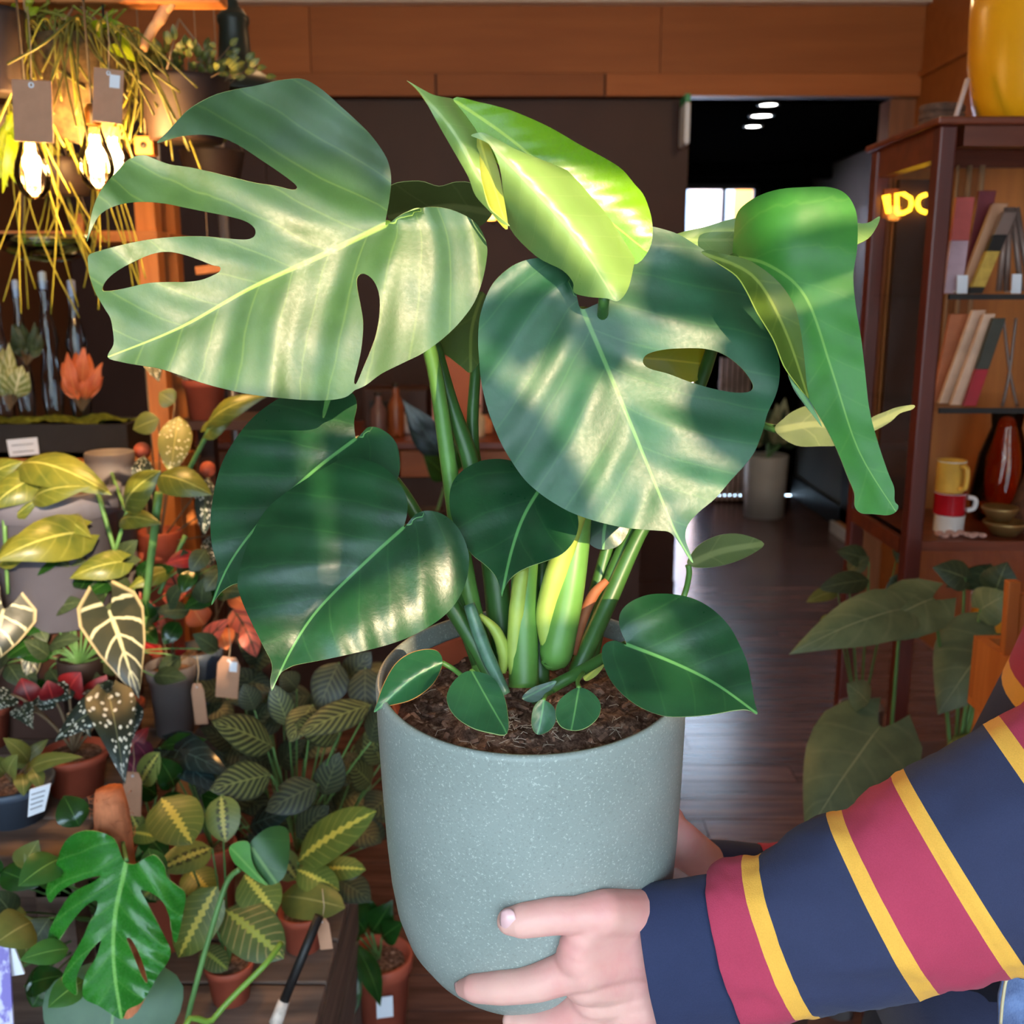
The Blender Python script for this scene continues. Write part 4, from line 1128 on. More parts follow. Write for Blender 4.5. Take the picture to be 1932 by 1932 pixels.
L_glossd = pleaf('glossy dark leaf', S(34, 72, 26), S(24, 56, 20), S(70, 110, 50), .03, rough=.18)
L_blue = pleaf('blue black arrow leaf', S(32, 48, 48), S(24, 36, 38), S(60, 84, 80), .03, 6, 1.5, .07, S(66, 88, 84), .5, rough=.2)
L_dullg = pleaf('dull green leaf', S(62, 76, 48), S(48, 62, 40), S(104, 116, 78), .04, 5, 1.3, .06, S(92, 104, 68), .4, rough=.5)

# --- slate pot with a young pink stemmed plant, front of table
th, top, r = planter('potted_seedling', 'small olive leaved plant in a slate blue pot at the table front edge', 'potted plant', 22, 1470, 1.56, 74, ZT, m_slate, taper=.72)
for s in [(40, 1470, 150, 1425, 40, 1.56, 1.52), (55, 1440, 8, 1392, 36, 1.58, 1.56), (40, 1460, 45, 1500, 34, 1.54, 1.50), (10, 1460, -30, 1430, 40, 1.55, 1.52), (60, 1450, 78, 1490, 30, 1.53, 1.50), (30, 1450, 90, 1395, 30, 1.6, 1.62), (20, 1465, 30, 1425, 44, 1.52, 1.50)]:
    pxleaf(th, s, L_olive, arch=.15); stem(th, top, P(s[0], s[1], s[5]), .0018, m_stemb)
v, f = [], []
lb = [P(56, 1490, 1.478), P(96, 1478, 1.488), P(84, 1530, 1.488), P(52, 1542, 1.476)]
o = mk('label', lb + [q + Vector((.0, .002, 0)) for q in lb], [(0, 3, 2, 1), (4, 5, 6, 7), (0, 1, 5, 4), (1, 2, 6, 5), (2, 3, 7, 6), (3, 0, 4, 7)], m_paper, th, False)
for k in range(4):
    a, b_ = lb[0].lerp(lb[3], .2 + .18 * k), lb[1].lerp(lb[2], .2 + .18 * k)
    v, f = tube([a.lerp(b_, .12) + Vector((0, -.0012, 0)), a.lerp(b_, .8) + Vector((0, -.0012, 0))], .0009, 4); mk('print_line', v, f, m_print, o)
# --- spotted begonia in terracotta
th, top, r = planter('spotted_begonia', 'white spotted begonia with red undersides in a terracotta pot', 'potted plant', 140, 1415, 1.66, 62, ZT, m_tc)
for s in [(205, 1310, 236, 1478, 92, 1.60, 1.50), (205, 1325, 100, 1400, 74, 1.60, 1.56), (150, 1340, 170, 1390, 52, 1.62, 1.55), (40, 1335, 62, 1375, 46, 1.64, 1.60), (250, 1335, 242, 1412, 46, 1.64, 1.62), (130, 1300, 60, 1335, 40, 1.70, 1.66), (180, 1300, 230, 1330, 60, 1.68, 1.62), (20, 1310, -20, 1345, 46, 1.66, 1.62), (100, 1320, 40, 1345, 38, 1.68, 1.66)]:
    pxleaf(th, s, L_spot, shape='arrow', arch=.12, lobe=.15); stem(th, top, P(s[0], s[1], s[5]), .003, m_stemb, .04)
for s in [(60, 1330, 40, 1280, 50, 1.70, 1.70), (130, 1310, 150, 1270, 60, 1.72, 1.70), (100, 1320, 90, 1285, 44, 1.68, 1.66), (170, 1330, 200, 1275, 50, 1.75, 1.74), (240, 1420, 280, 1372, 30, 1.68, 1.70)]:
    pxleaf(th, s, L_red, arch=.15)
for s in [(235, 1430, 268, 1470, 50, 1.66, 1.64), (255, 1400, 285, 1440, 40, 1.68, 1.68)]: pxleaf(th, s, L_wine)
# --- white veined alocasias
def arrowplant(label, px, py, Y, rpx, leaves, potm):
    th, top, r = planter('arrow_leaf_alocasia', label, 'potted plant', px, py, Y, rpx, ZT, potm, 'white veined alocasias on the table')
    for s in leaves:
        pxleaf(th, s, L_aloc, shape='arrow', arch=.08, fold=.12, tilt=Vector((0, 0, .2))); stem(th, top, P(s[0], s[1], s[5]), .003, m_stemb, .05)
arrowplant('alocasia with one long white veined arrow leaf above the spotted begonia', 225, 1325, 1.86, 45, [(207, 1152, 262, 1318, 120, 1.70, 1.62), (60, 1230, 56, 1300, 40, 1.80, 1.78)], m_tc)
arrowplant('alocasia cut by the left picture edge with white veined leaf', -30, 1330, 1.84, 45, [(8, 1150, -30, 1265, 120, 1.74, 1.70), (62, 1205, 50, 1275, 40, 1.80, 1.76)], m_tc)
# --- pale grey pots with pink leaved plants and kraft tags
th, top, r = planter('pink_leaf_plant', 'salmon leaved plant in a pale grey pot on the table right edge', 'potted plant', 322, 1252, 1.90, 46, ZT, m_grey)
for s in [(335, 1110, 310, 1060, 50, 1.86, 1.84), (335, 1110, 365, 1065, 52, 1.86, 1.84), (332, 1115, 325, 1150, 46, 1.86, 1.80), (390, 1210, 432, 1168, 44, 1.9, 1.88), (300, 1180, 262, 1115, 30, 1.9, 1.9)]:
    pxleaf(th, s, L_pink, shape='heart', arch=.06); stem(th, top, P(s[0], s[1], s[5]), .002, m_stemb)
for s in [(300, 1230, 260, 1210, 30, 1.88, 1.85), (330, 1235, 352, 1225, 26, 1.86, 1.84), (300, 1170, 240, 1185, 34, 1.9, 1.88)]: pxleaf(th, s, L_red)
th, top, r = planter('orange_leaf_plant', 'plant with orange and green leaves in a slate grey pot behind kraft tags', 'potted plant', 372, 1222, 2.0, 46, ZT, m_slate)
for s in [(415, 1185, 428, 1225, 46, 1.92, 1.88), (460, 1180, 484, 1240, 40, 1.96, 1.94), (440, 1150, 470, 1200, 50, 1.98, 1.96), (385, 1180, 360, 1140, 50, 2.0, 2.0), (430, 1120, 480, 1150, 40, 2.0, 1.98)]:
    pxleaf(th, s, L_pink if s[0] > 430 else L_coral, shape='ovate'); stem(th, top, P(s[0], s[1], s[5]), .002, m_stemb)
def gift_tag(px, py, w, h, Y, ang, label, holetop=True, sticker=False, up=60):
    c = P(px, py, Y); sx, sz = msz(w, c), msz(h, c)
    t = thing('kraft_tag', c - Vector((0, 0, sz / 2)), label, 'tag', 'kraft paper tags')
    M = Matrix.Rotation(ang, 3, 'Y')
    fr = [(-.5, .5 - .18), (-.3, .5), (.3, .5), (.5, .5 - .18), (.5, -.5), (-.5, -.5)] if holetop else [(-.5, .5), (.5, .5), (.5, -.5), (-.5, -.5)]
    V = [c + M @ Vector((x * sx, s_ * .0009 , z * sz)) for s_ in (-1, 1) for x, z in fr]
    n = len(fr)
    F = [tuple(range(n))[::-1], tuple(range(n, 2 * n))] + [(i, (i + 1) % n, n + (i + 1) % n, n + i) for i in range(n)]
    mk('card', V, F, m_kraft, t, False)
    e = c + M @ Vector((0, -.002, sz * .42))
    v, f = lathe([(sx * .035, 0), (sx * .06, .0008), (sx * .075, 0)], e, 12, (0, -1, 0)); mk('eyelet', v, f, m_paper, t)
    v, f = tube([e, e + Vector((msz(4, c), .004, msz(up * .5, c))), e + Vector((0, .012, msz(up, c)))], .0008, 5); mk('string', v, f, m_string, t)
    if sticker:
        q = c + M @ Vector((sx * .22, -.0018, sz * .28)); v, f = box(q, (sx * .34, .0008, sz * .24), 0, 0, ang); mk('sticker', v, f, m_paper, t, False)
    return t
gift_tag(430, 1278, 42, 82, 1.78, .12, 'kraft tag with a small white sticker hanging below orange leaves', True, True)
gift_tag(376, 1328, 24, 82, 1.76, -.05, 'narrow kraft tag hanging in front of the grey pots')
gift_tag(250, 1498, 34, 90, 1.55, .1, 'kraft tag beside the brown moss pole')
# --- golden arums with tall stalks: two plants in grey pots
def arum(label, px, py, Y, rpx, zb, potm, leaves, stalks):
    th, top, r = planter('arum_plant', label, 'potted plant', px, py, Y, rpx, zb, potm, 'tall arum plants', rim=True, taper=.8)
    for s in leaves:
        pxleaf(th, s[:7], L_gold, shape=s[7] if len(s) > 7 else 'heart', arch=.16, fold=.1, curl=.45, tilt=Vector((random.uniform(-.2, .2), 0, .5)))
    for a, b_, r_ in stalks: stem(th, P(*a), P(*b_), r_, m_stemg, .0, r2=r_ * .8)
    return th
arum('arum with broad golden leaves in a large blue grey pot', 96, 918, 1.86, 122, 1.0, m_bgrey,
     [(30, 880, 205, 925, 84, 1.80, 1.70, 'ovate'), (60, 945, 165, 915, 56, 1.74, 1.70, 'ovate'), (150, 1005, -10, 1055, 100, 1.72, 1.62), (20, 990, 80, 935, 30, 1.76, 1.74, 'lance'), (-20, 905, 40, 870, 60, 1.8, 1.78), (110, 985, 170, 1010, 60, 1.78, 1.7), (10, 1050, 95, 1010, 60, 1.72, 1.70), (230, 1060, 130, 1090, 60, 1.72, 1.68), (60, 905, -20, 960, 70, 1.76, 1.72)],
     [((90, 930, 1.86), (40, 885, 1.80), .003), ((185, 930, 1.80), (240, 1120, 1.80), .0045), ((95, 935, 1.86), (150, 1005, 1.72), .004), ((8, 980, 1.75), (15, 1120, 1.75), .004), ((90, 930, 1.86), (65, 945, 1.75), .003)])
arum('arum with two winged golden leaves in a tall grey pot', 206, 852, 1.98, 44, 1.0, m_grey,
     [(236, 962, 298, 888, 70, 1.74, 1.70, 'ovate'), (296, 898, 397, 930, 66, 1.71, 1.66, 'ovate'), (225, 985, 300, 985, 46, 1.76, 1.70, 'ovate'), (388, 806, 505, 742, 48, 1.84, 1.80, 'lance'), (390, 815, 440, 790, 40, 1.84, 1.84), (330, 1075, 240, 1110, 40, 1.82, 1.76, 'lance')],
     [((300, 930, 1.74), (272, 1160, 1.78), .0085), ((355, 890, 1.86), (398, 805, 1.84), .0055), ((240, 965, 1.75), (200, 1095, 1.78), .004), ((350, 1010, 1.84), (300, 1120, 1.8), .005), ((272, 1160, 1.78), (262, 1215, 1.8), .008), ((206, 880, 1.98), (236, 962, 1.76), .004)])
# small spotted plants behind
th, top, r = planter('angel_wing_begonia', 'begonia with pale spots on upright leaves, one yellow lit, behind the arums', 'potted plant', 300, 1000, 2.02, 40, ZT, m_tc, None)
for s, mm in [((338, 785, 322, 895, 62, 1.96, 1.90), L_spotlit), ((272, 860, 262, 935, 40, 1.98, 1.95), L_spot), ((392, 900, 385, 1010, 40, 1.98, 1.94), L_spot), ((398, 1010, 395, 1070, 34, 1.98, 1.94), L_spot), ((300, 790, 250, 810, 44, 2.0, 2.0), L_olive), ((330, 760, 300, 740, 40, 2.0, 2.0), L_olive), ((410, 950, 440, 1010, 40, 2.0, 1.98), L_spot), ((270, 640, 300, 720, 40, 2.05, 2.0), L_spot)]:
    pxleaf(th, s, mm, shape='ovate', arch=.06); stem(th, top, P(s[0], s[1], s[5]), .002, m_stemb)
for px, py, r_, lab in [(268, 850, 16, 'small terracotta ball among the spotted begonia leaves'), (392, 885, 15, 'small orange terracotta ball above the dark spotted leaf')]:
    q = P(px, py, 2.02); v, f = ball(q, msz(r_, q), 14, 10)
    t = thing('clay_finial', q, lab, 'ornament', 'clay cane toppers')
    mk('finial', v, f, m_tc, t); v, f = tube([q, (q.x, q.y, ZT + .0)], .003, 6); mk('cane', v, f, m_stemb, t)
# --- trough of moss and coral plants on the rack
tr = thing('planting_trough', (-1.25, 2.5, 1.217), 'long black trough planted with moss on the rack board', 'trough')
x0, x1 = P(-60, 820, 2.44).x, P(243, 820, 2.44).x
zt = P(100, 800, 2.44).z
V, F = joinm(bbox2((x0, 2.43, 1.217), (x1, 2.445, zt)), bbox2((x0, 2.575, 1.217), (x1, 2.59, zt)), bbox2((x0, 2.445, 1.217), (x0 + .015, 2.575, zt)), bbox2((x1 - .015, 2.445, 1.217), (x1, 2.575, zt)), bbox2((x0, 2.43, 1.217), (x1, 2.59, 1.23)))
mk('trough_body', V, F, m_trough, tr, False)
V, F = [], []
nx, ny = 50, 14
for i in range(nx + 1):
    for j in range(ny + 1):
        q = Vector((x0 + .012 + (x1 - x0 - .024) * i / nx, 2.442 + .136 * j / ny, zt - .004))
        q.z += .022 * max(0, noise.noise(Vector((q.x * 14, q.y * 14, 2))) + .25) + .006 * noise.noise(q * 70)
        V.append(q)
for i in range(nx):
    for j in range(ny): F.append((i * (ny + 1) + j, (i + 1) * (ny + 1) + j, (i + 1) * (ny + 1) + j + 1, i * (ny + 1) + j + 1))
mk('moss', V, F, m_moss, tr)
lb = [P(12, 830, 2.428), P(70, 825, 2.428), P(74, 857, 2.424), P(18, 862, 2.424)]
t = thing('price_label', lb[3], 'white price label stuck on the black trough', 'label')
o = mk('card', lb + [q + Vector((0, .0015, 0)) for q in lb], [(0, 3, 2, 1), (4, 5, 6, 7), (0, 1, 5, 4), (1, 2, 6, 5), (2, 3, 7, 6), (3, 0, 4, 7)], m_paper, t, False)
for k in range(2):
    a, b_ = lb[0].lerp(lb[3], .35 + .4 * k), lb[1].lerp(lb[2], .35 + .4 * k)
    v, f = tube([a.lerp(b_, .15) + Vector((0, -.001, 0)), a.lerp(b_, .85) + Vector((0, -.001, 0))], .0012, 4); mk('print_line', v, f, m_print, o)
def tuft(name, label, px, py, Y, n, hpx, wpx, mat, lw, z=None, group=None, spread=1.0):
    b0 = P(px, py, Y)
    t = thing(name, b0, label, 'plant', group)
    for i in range(n):
        a = random.uniform(-1, 1) * spread; h = random.uniform(.45, 1) * hpx
        s = (px + a * wpx * .25, py - h * .35, px + a * wpx * .6, py - h, lw * random.uniform(.7, 1.2), Y + random.uniform(-.02, .02), Y + random.uniform(-.04, .03))
        pxleaf(t, s, mat, shape=random.choice(['lance', 'ovate']), arch=.12)
        stem(t, b0, P(s[0], s[1], s[5]), .002, m_stemb)
    return t
tuft('coral_bromeliad', 'coral orange leaved plant growing in the black trough', 155, 775, 2.5, 26, 120, 70, L_coral, 22)
tuft('cream_ivy', 'cream and green leaved plant at the trough left end', 18, 775, 2.5, 14, 130, 60, L_cream, 34)
tuft('bonsai_shrub', 'small dark green shrub at the back of the trough', 50, 690, 2.55, 26, 90, 60, L_dullg, 18)
# small terracotta pot and begonia on the rack behind the split leaf
th, top, r = planter('clay_pot_plant', 'small plant in a pinkish clay pot on the rack board right end', 'potted plant', 385, 715, 2.52, 40, P(385, 790, 2.52).z, m_tc)
for i in range(8):
    pxleaf(th, (385 + random.uniform(-20, 20), 720, 385 + random.uniform(-70, 60), 700 - random.uniform(-20, 60), 24, 2.52, 2.48), L_spot)
sb = thing('small_side_shelf', (th.location.x, th.location.y, th.location.z - .022), 'short dark shelf board beside the pine rack', 'shelf')
v, f = box(th.location + Vector((0.05, .06, -.012)), (.22, .2, .022)); mk('board', v, f, m_darkwall, sb, False)
for dx in (-.03, .13):
    q = th.location + Vector((dx, .10, 0)); v, f = bbox2((q.x - .02, q.y - .02, 0), (q.x + .02, q.y + .02, q.z - .024)); mk('post', v, f, m_darkwall, sb, False)
# --- glass bottles and vases on the upper part of the rack
m_glass = clear('bluish glass', (.86, .92, .98, 1), 1.6, .08)
m_glassg = clear('green tinted glass', (.70, .92, .74, 1), 1.6, .05)
def bottle(px, ptop, pbot, wpx, Y, label, mat, name='glass_bottle'):
    z0, z1 = P(px, pbot, Y).z, P(px, ptop, Y).z
    c = P(px, (ptop + pbot) / 2, Y); r = msz(wpx / 2, c); h = z1 - z0
    t = thing(name, (c.x, c.y, z0), label, 'bottle', 'glass bottles on the rack')
    pr = [(0, 0), (r * .9, 0), (r, h * .05), (r * .82, h * .2), (r, h * .3), (r * .98, h * .42), (r * .7, h * .55), (r * .95, h * .66), (r * .5, h * .8), (r * .36, h * .9), (r * .5, h * .97), (r * .5, h)]
    v, f = lathe(pr, (c.x, c.y, z0), 20); mk('glass_body', v, f, mat, t)
    v, f = lathe([(0, h * 1.06), (r * .36, h * 1.05), (r * .33, h * .95), (0, h * .95)], (c.x, c.y, z0), 12); mk('stopper', v, f, plain('clear knob', S(200, 206, 226), .15, .02, 4, 0), t)
zb = 1.217
for px, ptop, w_, lab in [(6, 575, 34, 'tall ribbed glass bottle at the left picture edge'), (44, 545, 34, 'slim glass bottle with pale blue stopper, second from the left edge'), (95, 530, 40, 'curvy glass bottle in the middle of the rack'), (148, 545, 42, 'wide grey glass bottle beside the rack post')]:
    Yb = 2.60
    pb = 966 + FPX * math.tan(math.atan2(CH - zb, Yb) - PITCH)
    bottle(px, ptop, pb, w_, Yb, lab, m_glass)
# hanging glass terrarium dish with green pebbles
c = P(88, 455, 2.2); r = msz(92, c)
t = thing('hanging_terrarium', c - Vector((0, 0, r * .5)), 'shallow hanging glass bowl catching the bulb light', 'terrarium')
v, f = lathe([(0, -r * .42), (r * .5, -r * .38), (r * .85, -r * .2), (r, 0), (r * .97, r * .1), (r * .93, r * .08), (r * .95, 0), (r * .8, -r * .18), (0, -r * .38)], c, 36); mk('glass_bowl', v, f, m_glassg, t)
for k in range(3):
    a = k * 2.094 + .4; q = c + Vector((math.cos(a) * r * .95, math.sin(a) * r * .95, r * .08))
    v, f = tube([q, Vector((c.x, c.y, 2.08))], .0011, 5); mk('cord', v, f, m_string, t)
for k, (dx, col) in enumerate([(-.55, S(120, 190, 90)), (-.1, S(70, 180, 96)), (.05, S(180, 200, 90)), (.45, S(226, 214, 150)), (.6, S(236, 226, 180))]):
    v, f = ball(c + Vector((dx * r, -r * .3, -r * .18)), r * .12, 12, 8, (1.3, 1, .8)); mk('pebble', v, f, plain('glass pebble %d' % k, col, .15, .05, 4, 0), t)

# dim foliage filling the back of the table
th, top, r = planter('shade_foliage', 'dense dim green foliage at the back of the display table', 'potted plant', 150, 1240, 1.80, 40, ZT, m_dkpot)
for i in range(60):
    x, y = random.uniform(-20, 420), random.uniform(1020, 1290); a = random.uniform(0, 6.283); Yq = random.uniform(1.78, 1.84)
    pxleaf(th, (x, y, x + math.cos(a) * 62, y + math.sin(a) * 48, 38, Yq, Yq - .03), random.choice([L_dullg, L_glossd, L_dullg, L_red]) if i % 6 == 0 else random.choice([L_dullg, L_glossd]), shape='ovate')
    if i % 2 == 0: stem(th, top, P(x, y, Yq), .0018, m_stemg, .03)
# --- hanging rail with planters, tags and bulbs, upper left
YR = 1.85
zr = P(260, 6, YR).z
rail = thing('hanging_rail', (-.9, YR, zr), 'honey coloured wooden rail hung from the ceiling above the bulbs', 'rail')
v, f = box((-.98, YR, zr + .012), (1.0, .05, .034)); bevel(mk('bar', v, f, m_wood_o, rail, False), .005)
for x in (-1.4, -.56):
    v, f = tube([(x, YR, zr + .03), (x, YR, ZC)], .004, 6); mk('rope', v, f, m_string, rail)
m_fibre2 = plain('coir basket', S(70, 56, 34), .95, .4, 70, .9)
m_rhip = plain('trailing stems', S(132, 130, 40), .5, .3, 12, .05)
m_rhipd = plain('dark trailing stems', S(92, 92, 34), .6, .3, 12, .05)
def cords(t, c, r, ztop, n=3):
    for k in range(n):
        a = k * 6.283 / n + .5
        v, f = tube([c + Vector((math.cos(a) * r, math.sin(a) * r, 0)), Vector((c.x, c.y, ztop))], .0016, 5); mk('cord', v, f, m_string, t)
def strands(parent, c, r, n, lmin, lmax, mat, name, seedy=0, rad=.0016):
    ps = []
    for i in range(n):
        a = random.uniform(0, 6.283); q = c + Vector((math.cos(a), math.sin(a), 0)) * r * random.uniform(.6, 1.0)
        out = Vector((math.cos(a), math.sin(a), 0)) * random.uniform(.01, .05)
        L = random.uniform(lmin, lmax)
        k = Vector((random.uniform(-.045, .045), random.uniform(-.03, .03), 0))
        pts = crom([q, q + out + Vector((0, 0, .015)), q + out * 1.6 + k - Vector((0, 0, L * .5)), q + out * 1.5 + k * 2.2 - Vector((0, 0, L))], 4)
        ps.append(tube(pts, rad, 4))
    v, f = joinm(*ps); o = mk(name, v, f, mat, parent); o['kind'] = 'stuff'
    return o
# trailing cactus basket
c = P(150, 82, 1.85); r = msz(92, c)
t = thing('hanging_basket', c - Vector((0, 0, .17)), 'coir hanging basket of trailing mistletoe cactus above the lit bulbs', 'hanging plant')
v, f = lathe([(0, -.165), (r * .5, -.155), (r * .86, -.10), (r, -.02), (r * 1.02, 0), (r * .9, .004), (0, .012)], c, 24); mk('basket', v, f, m_fibre2, t)
cords(t, c, r, zr)
strands(t, c, r, 120, .06, .19, m_rhipd, 'trailing_stems', rad=.002)
strands(t, c, r, 16, .14, .26, m_rhip, 'trailing_stems', rad=.0017)
for i in range(26):
    a = random.uniform(0, 6.283); q = c + Vector((math.cos(a), math.sin(a) * .8, 0)) * r * random.uniform(.2, .95)
    pts = crom([q, q + Vector((random.uniform(-.02, .02), 0, .03)), q + Vector((random.uniform(-.05, .05), random.uniform(-.02, .02), random.uniform(.03, .075)))], 4)
    v, f = tube(pts, .0022, 5); mk('shoot', v, f, m_rhip, t)
L_lit = pleaf('lit lime leaf', S(150, 170, 24), S(116, 146, 20), S(200, 200, 70), .05, rough=.35, trans=.35)
for s in [(175, 70, 195, 40, 34, 1.80, 1.78), (190, 65, 230, 45, 40, 1.84, 1.82), (205, 40, 255, 105, 26, 1.84, 1.82), (205, 85, 255, 115, 30, 1.80, 1.78), (190, 60, 215, 15, 14, 1.84, 1.84), (150, 55, 165, 40, 20, 1.82, 1.8)]:
    pxleaf(t, s, L_lit, shape='ovate')
# lower curtain of thin stems hanging past the shelf board
t = thing('trailing_cactus', P(120, 330, 2.05), 'thin yellow green trailing stems hanging below the bulbs', 'hanging plant')
c = P(110, 300, 2.05); v, f = lathe([(0, -.07), (.05, -.065), (.062, -.01), (.058, 0), (0, .004)], c, 18); mk('pot', v, f, m_dkpot, t); cords(t, c, .058, zr)
strands(t, c, .06, 30, .14, .30, m_rhip, 'trailing_stems', rad=.0015)
t = thing('trailing_cactus', P(10, 330, 1.95), 'bright yellow green trailing plant at the left picture edge', 'hanging plant')
c = P(-4, 205, 1.95); v, f = lathe([(0, -.07), (.05, -.065), (.062, -.01), (.058, 0), (0, .004)], c, 18); mk('pot', v, f, m_dkpot, t); cords(t, c, .058, zr)
for i in range(40):
    pxleaf(t, (random.uniform(-30, 30), random.uniform(190, 300), random.uniform(-30, 40), random.uniform(240, 370), 16, 1.92, 1.90), L_lit, shape='round')
# hanging pots
def hangpot(name, label, px, ptop, pbot, wpx, Y, mat, leaves, lmat, hpx, lw, shape='ovate', spread=1.0):
    c = P(px, ptop, Y); r = msz(wpx / 2, c); h = c.z - P(px, pbot, Y).z
    t = thing(name, c - Vector((0, 0, h)), label, 'hanging plant')
    v, f = lathe([(0, -h), (r * .78, -h), (r * .8, -h * .98), (r, -h * .08), (r * 1.02, 0), (r * .94, 0), (r * .9, -h * .1), (0, -h * .1)], c, 26); mk('pot', v, f, mat, t)
    cords(t, c, r, ZC if c.z > zr - .08 else zr)
    for i in range(leaves):
        a = random.uniform(0, 6.283); rr = r * random.uniform(.1, 1.0)
        q = c + Vector((math.cos(a) * rr, math.sin(a) * rr * .8, -h * .08))
        d = Vector((math.cos(a) * random.uniform(.2, 1) * spread, math.sin(a) * .5, random.uniform(.2, 1.0))) * msz(hpx, c) * random.uniform(.4, 1)
        w_ = msz(lw, c)
        q2 = q + d
        bgleaf(t, q2, q2 + d.normalized() * w_ * 1.7 + Vector((0, 0, -w_ * random.uniform(-.6, 1))), w_, lmat, shape)
        if i % 3 == 0: stem(t, q, q2, .0014, m_stemb)
    return t
L_small = pleaf('small dull leaf', S(104, 112, 48), S(72, 84, 38), S(150, 150, 84), .06, rough=.45)
hangpot('hanging_pot', 'dark hanging pot with dense tiny leaved plant right of the driftwood', 345, 150, 268, 170, 1.95, m_dkpot, 170, L_small, 84, 13, spread=1.2)
hangpot('hanging_pot', 'dark brown hanging pot cut by the left picture edge', -12, 20, 178, 110, 1.75, m_dkpot, 10, L_lit, 40, 14)
hangpot('hanging_pot', 'black hanging pot partly hidden behind the split leaf', 400, 285, 345, 120, 2.3, m_dkpot, 26, L_small, 50, 16)
# driftwood branch
t = thing('driftwood_branch', P(268, 92, 1.88), 'pale forked driftwood branch hanging from the rail', 'branch')
m_drift = plain('driftwood', S(190, 146, 104), .8, .2, 30, .3)
v, f = tube(crom([P(268, 92, 1.84), P(285, 60, 1.85), P(300, 38, 1.85), P(312, 15, 1.85), P(322, -12, 1.85)], 4), [.0085] * 8 + [.010] * 9, 8); mk('limb', v, f, m_drift, t)
v, f = tube(crom([P(312, 22, 1.85), P(325, 8, 1.84), P(328, -10, 1.84)], 4), .006, 8); mk('twig', v, f, m_drift, t)
# dark pendant lamp
c = P(438, 5, 2.45)
pk = lambda px: msz(px, c)
t = thing('pendant_lamp', P(440, 165, 2.45), 'dark green black enamel pendant lamp with stepped bell shade', 'lamp')
zz = lambda py: P(438, py, 2.45).z - c.z
pr = [(pk(10), zz(0)), (pk(12), zz(10)), (pk(24), zz(26)), (pk(30), zz(32)), (pk(30), zz(42)), (pk(27), zz(50)), (pk(31), zz(110)), (pk(40), zz(128)), (pk(62), zz(145)), (pk(95), zz(160)), (pk(120), zz(185)), (pk(118), zz(187)), (pk(92), zz(163)), (pk(58), zz(149)), (pk(28), zz(120)), (pk(24), zz(60))]
v, f = lathe(pr, c, 36); mk('shade', v, f, plain('green black enamel', S(34, 44, 38), .4, .06, 6, .02), t)
v, f = tube([c + Vector((0, 0, -.01)), Vector((c.x, c.y, ZC))], .004, 8); mk('cord', v, f, m_black, t)
# lit filament bulbs
m_bulb = clear('bulb glass', (1.0, .93, .80, 1), 1.0, .02)
m_fil = emit('hot filament', (1.0, .62, .22, 1), 75.0)
m_brass = plain('brass', S(170, 120, 60), .3, .08, 10, 0, .5, .9)
for px, py, Y, lab in [(60, 312, 1.72, 'lit filament bulb below the left kraft tag'), (181, 296, 1.74, 'brightest lit filament bulb in the middle, below the stickered tag'), (216, 300, 1.84, 'lit filament bulb nearest the split leaf tip')]:
    c = P(px, py, Y); r = msz(33, c); hh = msz(62, c)
    t = thing('filament_bulb', c - Vector((0, 0, hh)), lab, 'light bulb', 'lit filament bulbs')
    pr = [(0, -hh), (r * .5, -hh * .93), (r * .85, -hh * .7), (r, -hh * .32), (r * .92, 0), (r * .68, hh * .38), (r * .45, hh * .75), (r * .40, hh * .92)]
    v, f = lathe(pr, c, 24); mk('glass_bulb', v, f, m_bulb, t)
    v, f = lathe([(r * .40, hh * .9), (r * .43, hh * .94), (r * .43, hh * 1.35), (r * .3, hh * 1.5), (0, hh * 1.52)], c, 16); mk('socket', v, f, m_brass, t)
    for k in range(6):
        a = k * 1.047
        q = lambda rr, z: c + Vector((math.cos(a) * rr, math.sin(a) * rr, z))
        v, f = tube([q(r * .22, hh * .62), q(r * .34, -hh * .45), q(r * .12, -hh * .55)], .0016, 6); mk('filament', v, f, m_fil, t)
    v, f = tube([c + Vector((0, 0, hh * 1.4)), Vector((c.x, c.y, ZC))], .0022, 6); mk('flex', v, f, m_black, t)
    l = bpy.data.lights.new('bulb_glow', 'POINT'); l.energy = 7.0; l.color = (1.0, .58, .22); l.shadow_soft_size = .019
    lo = bpy.data.objects.new('bulb_glow', l); COL.objects.link(lo); lo.parent = t; lo.location = Vector((0, 0, hh))
gift_tag(62, 210, 74, 110, 1.66, .05, 'large kraft tag hanging in front of the left bulb', False, False, 140)
gift_tag(204, 181, 56, 96, 1.68, .12, 'kraft tag with small white sticker above the middle bulb', False, True, 110)
